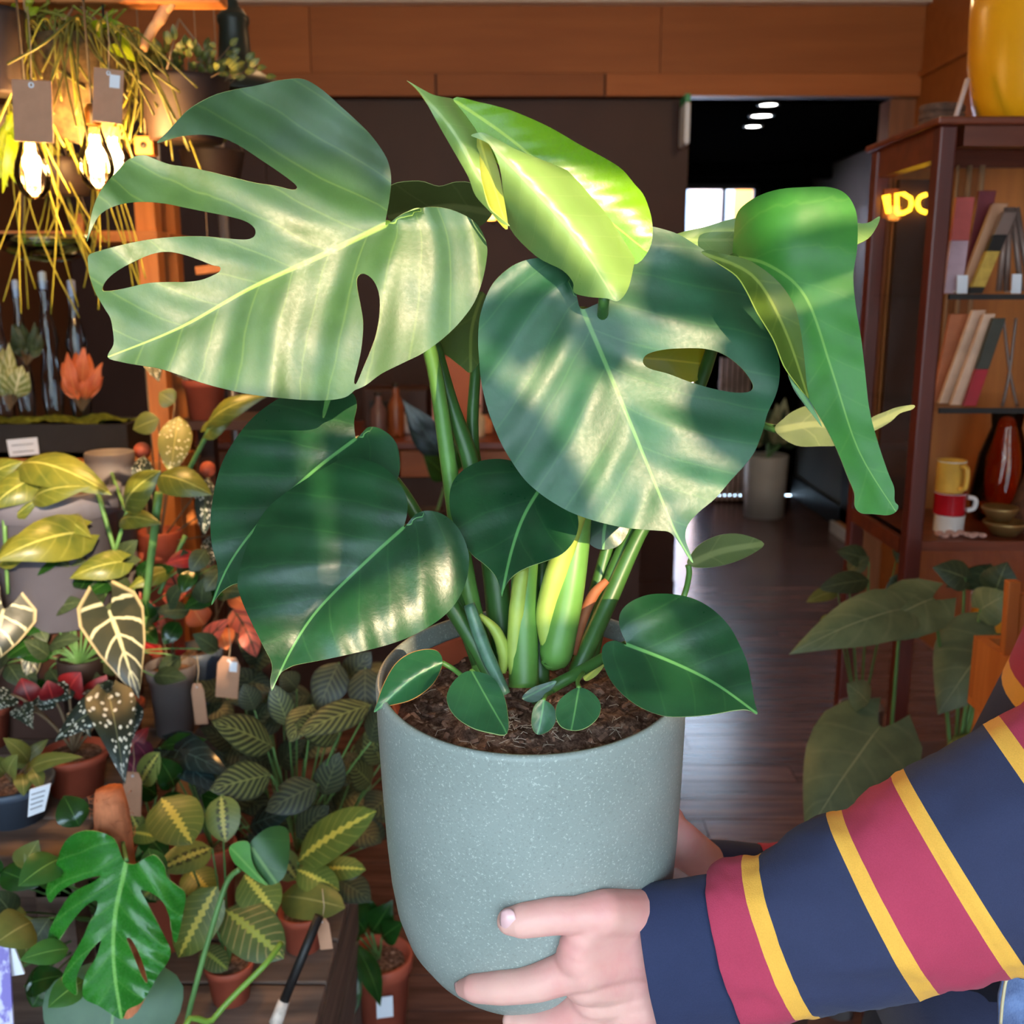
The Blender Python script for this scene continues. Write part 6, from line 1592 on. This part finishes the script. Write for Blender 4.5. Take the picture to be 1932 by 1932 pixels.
v, f = lathe([(0, 0), (.05, 0), (.062, .05), (.05, .14), (.03, .2), (.034, .235), (.03, .235), (.026, .2), (.045, .14), (.055, .05), (0, .006)], q, 28); mk('glass_body', v, f, clear('amber glass', (.86, .50, .16, 1), 1.0, .05), t)
q = P(1932, 1000, 2.06); q.z = zs[2] + .001
t = thing('whisk_broom', q, 'small brown whisk broom standing on the lower shelf', 'broom')
v, f = lathe([(.036, 0), (.03, .05), (.012, .11), (.008, .13), (.008, .26), (.01, .27), (0, .275)], q, 14); mk('broom_head', v, f, plain('brown bristle', S(86, 48, 26), .9, .3, 80, .5), t)
ps = []
q0 = P(1830, 1018, 1.985)
for i in range(9):
    q = P(1772 + i * 10 + random.uniform(-3, 3), 1018, 1.985 + random.uniform(0, .03)); q.z = zs[2] + .006
    t = thing('pebble', q - Vector((0, 0, .005)), 'small pinkish pebble, %s in the row along the lower shelf front' % ['nearest the cabinet post', 'second from the post', 'third from the post', 'fourth from the post', 'fifth from the post', 'sixth from the post', 'seventh from the post', 'eighth from the post', 'farthest from the post'][i], 'pebble', 'pebbles on the lower shelf')
    v, f = ball(q, .007, 10, 7, (1.3, 1, .75)); mk('stone', v, f, plain('pink pebble', S(206, 160, 144), .5, .2, 60, .1), t)
# on top of the cabinet
q = P(1940, 226, 2.10); q.z = ZTOP + .015; r = msz(118, q); hh = P(1940, -40, 2.1).z - q.z
t = thing('yellow_planter', q, 'large yellow glazed planter on top of the cabinet', 'planter')
v, f = lathe([(0, 0), (r * .66, 0), (r * .74, .006), (r * .86, hh * .18), (r * .97, hh * .45), (r, hh * .75), (r * 1.0, hh), (r * .94, hh), (r * .92, hh * .5), (r * .7, .02), (0, .015)], q, 48); mk('planter_body', v, f, plain('yellow glaze', S(232, 164, 22), .3, .06, 5, .02), t)
lb = P(1926, 30, 2.1); v, f = box((lb.x, q.y - r * 1.0 - .0, lb.z), (.03, .002, .07)); mk('label', v, f, m_kraft, t, False)
q = P(1776, 224, 2.12); q.z = ZTOP + .015
t = thing('rope_coil', q, 'dark coil of rope lying on the cabinet corner', 'rope')
for k in range(3):
    v, f = tube(crom([q + Vector((math.cos(a) * .035, math.sin(a) * .03, .012 + k * .014)) for a in [i * .628 for i in range(10)]], 3, True), .009, 8, False); mk('loop', v, f, plain('dark rope', S(92, 68, 56), .9, .3, 70, .4), t)
t = thing('white_stick', P(1800, 226, 2.02), 'pale stick leaning against the yellow planter', 'stick')
a, b_ = P(1800, 228, 2.02), P(1826, 150, 2.04); a.z = ZTOP + .016
v, f = tube([a, b_], .005, 8); mk('stick', v, f, plain('pale rod', S(196, 170, 160), .5), t)

# ------------------------------------------------------------------ plants below the cabinet
st = thing('plant_stool', P(1690, 1500, 1.70) * 1, 'low dark stool under the big leaved plants', 'stool')
zst = .42
OFF[st] = Vector((st.location.x, 1.72, 0)); st.location = OFF[st]
sx = st.location.x
v, f = bbox2((sx - .22, 1.56, zst - .03), (sx + .26, 1.88, zst)); bevel(mk('seat', v, f, m_darkwall, st, False), .005)
for dx in (-.19, .23):
    for yy in (1.60, 1.84): v, f = box((sx + dx, yy, (zst - .03) / 2), (.04, .04, zst - .03)); mk('leg', v, f, m_darkwall, st, False)
def bigplant(label, px, py, Y, rpx, zb, potm, leaves):
    th, top, r = planter('elephant_ear_plant', label, 'potted plant', px, py, Y, rpx, zb, potm, 'big leaved plants under the cabinet')
    for s in leaves:
        pxleaf(th, s[:7], s[7] if len(s) > 7 else L_dull2, shape=s[8] if len(s) > 8 else 'heart', arch=.10, fold=.12, curl=.3, nu=8, wav=.012, tilt=Vector((0, 0, .35)))
        stem(th, top, P(s[0], s[1], s[5]), .004, m_stemg, .05)
L_dull2 = pleaf('broad dull leaf', S(118, 132, 92), S(96, 112, 76), S(150, 158, 118), .025, 4, 1.1, .06, S(136, 146, 106), .45, rough=.5, trans=.12)
L_dull3 = pleaf('broad grey green leaf', S(104, 122, 90), S(84, 102, 76), S(140, 152, 116), .02, 5, 1.0, .05, S(126, 140, 106), .4, rough=.45, trans=.1)
bigplant('broad heart leaved plant hanging its largest leaf beside the floor', 1672, 1500, 1.66, 60, zst, m_tc, [(1660, 1372, 1520, 1575, 200, 1.58, 1.48, L_dull3), (1700, 1150, 1492, 1230, 110, 1.66, 1.56), (1640, 1330, 1600, 1290, 60, 1.62, 1.6, L_dull2, 'ovate'), (1740, 1480, 1680, 1570, 110, 1.66, 1.60, L_dull3)])
bigplant('elephant ear plant with grey green leaf right of the cabinet post', 1800, 1480, 1.76, 60, zst, m_tc, [(1880, 1195, 1770, 1345, 170, 1.72, 1.64, L_dull3), (1760, 1130, 1600, 1215, 120, 1.70, 1.62), (1850, 1150, 1905, 1120, 80, 1.74, 1.72), (1800, 1390, 1840, 1440, 90, 1.74, 1.7, L_olive, 'ovate'), (1820, 1090, 1760, 1070, 60, 1.8, 1.8, L_dullg), (1880, 1110, 1900, 1060, 70, 1.8, 1.8, L_dullg)])
th, top, r = planter('trailing_peperomia', 'small pale leaved trailing plant at the foot of the cabinet left side', 'potted plant', 1625, 1330, 2.05, 40, 0.0, m_grey)
for s in [(1600, 1080, 1640, 1050, 40, 2.0, 2.0), (1640, 1095, 1545, 1110, 46, 1.98, 1.94), (1580, 1115, 1522, 1135, 30, 1.96, 1.92), (1640, 1060, 1580, 1040, 46, 2.02, 2.0), (1580, 1170, 1545, 1190, 40, 2.0, 1.98), (1610, 1180, 1600, 1205, 30, 2.0, 1.98), (1690, 1060, 1720, 1040, 50, 2.1, 2.1), (1680, 1090, 1700, 1110, 50, 2.0, 2.0)]:
    pxleaf(th, s, L_olive if s[0] < 1600 else L_dullg, shape='ovate'); stem(th, top, P(s[0], s[1], s[5]), .002, m_stemg)
th, top, r = planter('orange_glazed_pot', 'small plant in an amber pot below the lower cabinet shelf', 'potted plant', 1870, 1120, 2.15, 34, zst + .16, plain('amber pot', S(206, 130, 30), .4))
for i in range(9): pxleaf(th, (1870 + random.uniform(-40, 40), 1100, 1870 + random.uniform(-90, 70), 1080 + random.uniform(-40, 30), 46, 2.12, 2.08), L_dullg)
bx = thing('log_box', (th.location.x, th.location.y, 0), 'dark box under the amber pot inside the cabinet foot', 'box')
v, f = bbox2((th.location.x - .12, th.location.y - .08, 0), (th.location.x + .12, th.location.y + .08, zst + .16)); bevel(mk('box_body', v, f, m_darkwall, bx, False), .004)
# orange wooden stand at the right edge
ws = thing('wooden_stand', (P(1900, 1300, 1.42).x, 1.42, 0), 'orange wooden stand with upright slats above the sleeve', 'stand')
m_os = wood('orange beech', S(186, 104, 48), S(206, 126, 66), 'Z', .45)
zt = P(1840, 1275, 1.36).z
xl = P(1836, 1300, 1.52).x
v, f = bbox2((xl, 1.36, zt - .10), (xl + .34, 1.375, zt)); bevel(mk('tray_side', v, f, m_os, ws, False), .003)
v, f = bbox2((xl, 1.52, zt - .10), (xl + .34, 1.535, zt)); mk('tray_side', v, f, m_os, ws, False)
v, f = bbox2((xl, 1.375, zt - .10), (xl + .016, 1.52, zt)); mk('tray_side', v, f, m_os, ws, False)
v, f = bbox2((xl, 1.36, zt - .112), (xl + .34, 1.535, zt - .10)); mk('tray_floor', v, f, m_os, ws, False)
for x in (xl + .02, xl + .31):
    for yy in (1.375, 1.52): v, f = tube([(x, yy, zt - .11), (x + (.02 if x > xl + .1 else -.0), yy, 0)], .014, 8); mk('leg', v, f, m_os, ws)
for px, pt, pb, w_ in [(1905, 1095, 1282, 24), (1925, 1120, 1282, 18)]:
    a, b_ = P(px + 6, pt, 1.45), P(px - 4, pb, 1.45)
    b_.z = zt - .099
    s_ = msz(w_ / 2, a)
    V = [b_ + Vector((-s_, -.008, 0)), b_ + Vector((s_, -.008, 0)), b_ + Vector((s_, .008, 0)), b_ + Vector((-s_, .008, 0)), a + Vector((-s_, -.008, 0)), a + Vector((s_, -.008, 0)), a + Vector((s_, .008, 0)), a + Vector((-s_, .008, 0))]
    bevel(mk('slat', V, [(0, 3, 2, 1), (4, 5, 6, 7), (0, 1, 5, 4), (1, 2, 6, 5), (2, 3, 7, 6), (3, 0, 4, 7)], m_os, ws, False), .002)

# ------------------------------------------------------------------ corridor and back counter
th, top, r = planter('corridor_planter', 'pale plant in a white tub at the corridor end', 'potted plant', 1447, 858, 7.4, 40, 0.0, plain('off white tub', S(190, 178, 164), .6, .05, 8, .05), None, .92, False)
L_pale = pleaf('pale cream leaf', S(176, 168, 120), S(150, 150, 104), S(206, 196, 150), .08, rough=.5)
for i in range(22):
    a = random.uniform(-1, 1); x = 1455 + a * 30
    pxleaf(th, (x, 845 - random.uniform(0, 30), x + a * 60, 790 + random.uniform(-40, 30), 34, 7.4, 7.3), L_pale if i % 3 else L_dullg, shape='lance')
    if i % 3 == 0: stem(th, top, P(x, 830, 7.4), .006, m_stemg)
sr = thing('slatted_rack', (P(1385, 900, 7.9).x, 7.9, 0), 'pale slatted rack at the far end of the corridor', 'rack')
for k in range(6):
    x = P(1362 + k * 10, 700, 7.9).x; v, f = bbox2((x - .012, 7.88, .02), (x + .012, 7.91, P(1380, 675, 7.9).z)); mk('slat', v, f, plain('pale slat', S(196, 160, 140), .6), sr, False)
for z in (.1, .9): v, f = bbox2((P(1358, 700, 7.9).x, 7.91, z), (P(1416, 700, 7.9).x, 7.93, z + .05)); mk('rail', v, f, m_darkwall, sr, False)
p0 = PZ(1592, 1018, .0)
stp = thing('door_step', (p0.x + .2, p0.y, 0), 'pale wooden step with white nosing beside the corridor wall', 'step')
v, f = bbox2((p0.x, p0.y - .15, 0), (CX1 - .035, p0.y + .25, .07)); bevel(mk('tread', v, f, m_wood_o, stp, False), .004)
v, f = bbox2((p0.x - .02, p0.y - .17, 0), (p0.x, p0.y + .25, .075)); mk('nosing', v, f, m_white, stp, False)
# counter
YK = 3.7
zc_ = P(800, 832, YK).z
ct = thing('shop_counter', (-.35, YK + .25, 0), 'dark wooden shop counter with drawers behind the plant', 'counter')
v, f = bbox2((-1.3, YK + .03, 0), (.48, YK + .6, zc_ - .14)); mk('counter_body', v, f, m_darkwall, ct, False)
m_ct = wood('counter oak', S(120, 66, 34), S(146, 84, 46), 'X', .45)
v, f = bbox2((-1.33, YK - .02, zc_ - .03), (.5, YK + .62, zc_)); bevel(mk('worktop', v, f, m_mahx, ct, False), .006)
for k in range(4):
    x0 = -1.29 + k * .44
    v, f = bbox2((x0, YK, zc_ - .135), (x0 + .425, YK + .03, zc_ - .035)); dr = mk('drawer', v, f, m_ct, ct, False); bevel(dr, .004)
    v, f = ball((x0 + .21, YK - .012, zc_ - .085), .012, 12, 8); mk('knob', v, f, m_black, dr)
def counter_box(name, label, cat, px, pt, pb, wpx, Y, mat, dep=.1):
    a, b_ = P(px, pt, Y), P(px, pb, Y); w_ = msz(wpx, a)
    t = thing(name, (a.x, Y + dep / 2, zc_ + .001), label, cat)
    v, f = bbox2((a.x - w_ / 2, Y, zc_ + .001), (a.x + w_ / 2, Y + dep, a.z)); bevel(mk('panel', v, f, mat, t, False), .004)
    return t
t = counter_box('framed_print', 'terracotta coloured framed print propped on the counter', 'picture', 862, 672, 760, 84, 4.0, plain('terracotta print', S(178, 100, 66), .6, .05), .02)
a = P(862, 672, 3.995); w_ = msz(84, a)
for s_ in (-1, 1): v, f = bbox2((a.x + s_ * w_ / 2 - .01, 3.98, zc_ + .001), (a.x + s_ * w_ / 2 + .01, 4.0, a.z)); mk('frame', v, f, plain('pink frame', S(206, 160, 150), .5), t, False)
t = counter_box('till_box', 'dark till box at the back of the counter', 'box', 745, 735, 790, 120, 4.05, m_darkwall, .2)
v, f = bbox2((t.location.x - .1, 4.04, zc_ + .06), (t.location.x + .05, 4.05, zc_ + .11)); mk('display', v, f, m_black, t, False)
for px, h_, col, lab in [(715, .16, S(120, 90, 84), 'small grey bottle on the counter left part'), (748, .2, S(130, 72, 40), 'brown bottle on the counter'), (768, .09, S(200, 190, 190), 'small white jar on the counter'), (900, .12, S(196, 180, 150), 'cream jar on the counter near the heart leaf'), (915, .08, S(210, 140, 96), 'orange bowl on the counter near the heart leaf')]:
    q = P(px, 800, {748: 3.80, 768: 3.90, 900: 3.80, 915: 3.90}.get(px, 3.85)); q.z = zc_ + .001
    t = thing('counter_bottle', q, lab, 'bottle', 'jars and bottles on the counter')
    v, f = lathe([(0, 0), (.028, 0), (.03, h_ * .1), (.03, h_ * .6), (.012, h_ * .78), (.012, h_ * .95)], q, 18); mk('bottle_body', v, f, plain('bottle %d' % px, col, .3), t)
    v, f = lathe([(.014, h_ * .93), (.014, h_), (0, h_)], q, 12); mk('cap', v, f, m_black, t)
# dark leaf plant on the counter front
th, top, r = planter('counter_plant', 'dark ribbed leaf plant standing at the counter', 'potted plant', 815, 960, 3.2, 26, 0.0, m_dkpot)
pxleaf(th, (850, 880, 760, 755, 62, 3.2, 3.15), L_blue, shape='lance', arch=.08); stem(th, top, P(850, 880, 3.2), .005, m_stemg)
pxleaf(th, (850, 900, 880, 800, 50, 3.2, 3.2), L_glossd, shape='lance'); pxleaf(th, (845, 905, 800, 860, 50, 3.2, 3.15), L_glossd, shape='lance')
# small lamp glowing behind the young leaf
q = P(926, 402, 4.6)
t = thing('table_lamp', Vector((q.x, q.y, zc_ + .001)) if False else q, 'small orange glowing wall lamp behind the young leaf', 'lamp')
v, f = lathe([(.0, .03), (.02, .028), (.028, 0), (.02, -.028), (0, -.03)], q, 16); mk('globe', v, f, emit('orange globe', (1.0, .30, .04, 1), 14), t)
v, f = tube([q + Vector((0, .02, 0)), Vector((q.x, YB - .012, q.z))], .006, 8); mk('bracket', v, f, m_brass, t)
# warm ceiling lamps of the shop floor, above the frame
for x, y_, lab in [(-.75, 3.3, 'warm glass ceiling globe over the counter'), (1.05, 3.2, 'warm glass ceiling globe near the right wall')]:
    q = Vector((x, y_, 2.72))
    t = thing('ceiling_globe', q, lab, 'lamp', 'warm ceiling globes')
    v, f = ball(q, .09, 20, 14); mk('globe', v, f, emit('warm opal', (1, .62, .28, 1), 6), t)
    v, f = tube([q + Vector((0, 0, .08)), (x, y_, ZC)], .008, 8); mk('stem', v, f, m_brass, t)
    l = bpy.data.lights.new('globe_lamp', 'POINT'); l.energy = 15; l.color = (1, .62, .30); l.shadow_soft_size = .09
    lo = bpy.data.objects.new('globe_lamp', l); COL.objects.link(lo); lo.parent = t; lo.location = (0, -.0, -.13)
stalk([(1464,812,1.005),(1380,800,.99),(1250,900,.96),(1150,1060,.92),(1100,1258,.875)], .003, m_stalkd)
stalk([(1634,808,.985),(1560,806,1.01),(1464,806,1.012),(1380,796,.995),(1250,890,.965),(1150,1050,.925),(1105,1262,.88)], .0026, m_stalkd)
# more leaves of the held plant seen behind the folded leaf
leaf_px('leaf', [(1632, 800), (1648, 786), (1672, 776), (1694, 768), (1724, 764), (1722, 772), (1698, 780), (1680, 796), (1652, 812), (1636, 818)], [(1634, 808), (1722, 767)], .98, 0, -.1, mO, root, wave=0, step=7, edge=m_edge)
leaf_px('leaf', [(1462, 812), (1478, 790), (1500, 774), (1535, 764), (1580, 780), (1600, 810), (1590, 838), (1545, 842), (1500, 840)], [(1464, 812), (1540, 800), (1598, 812)], 1.0, 0, -.1, mO, root, cup=.1, step=9, edge=m_edge)
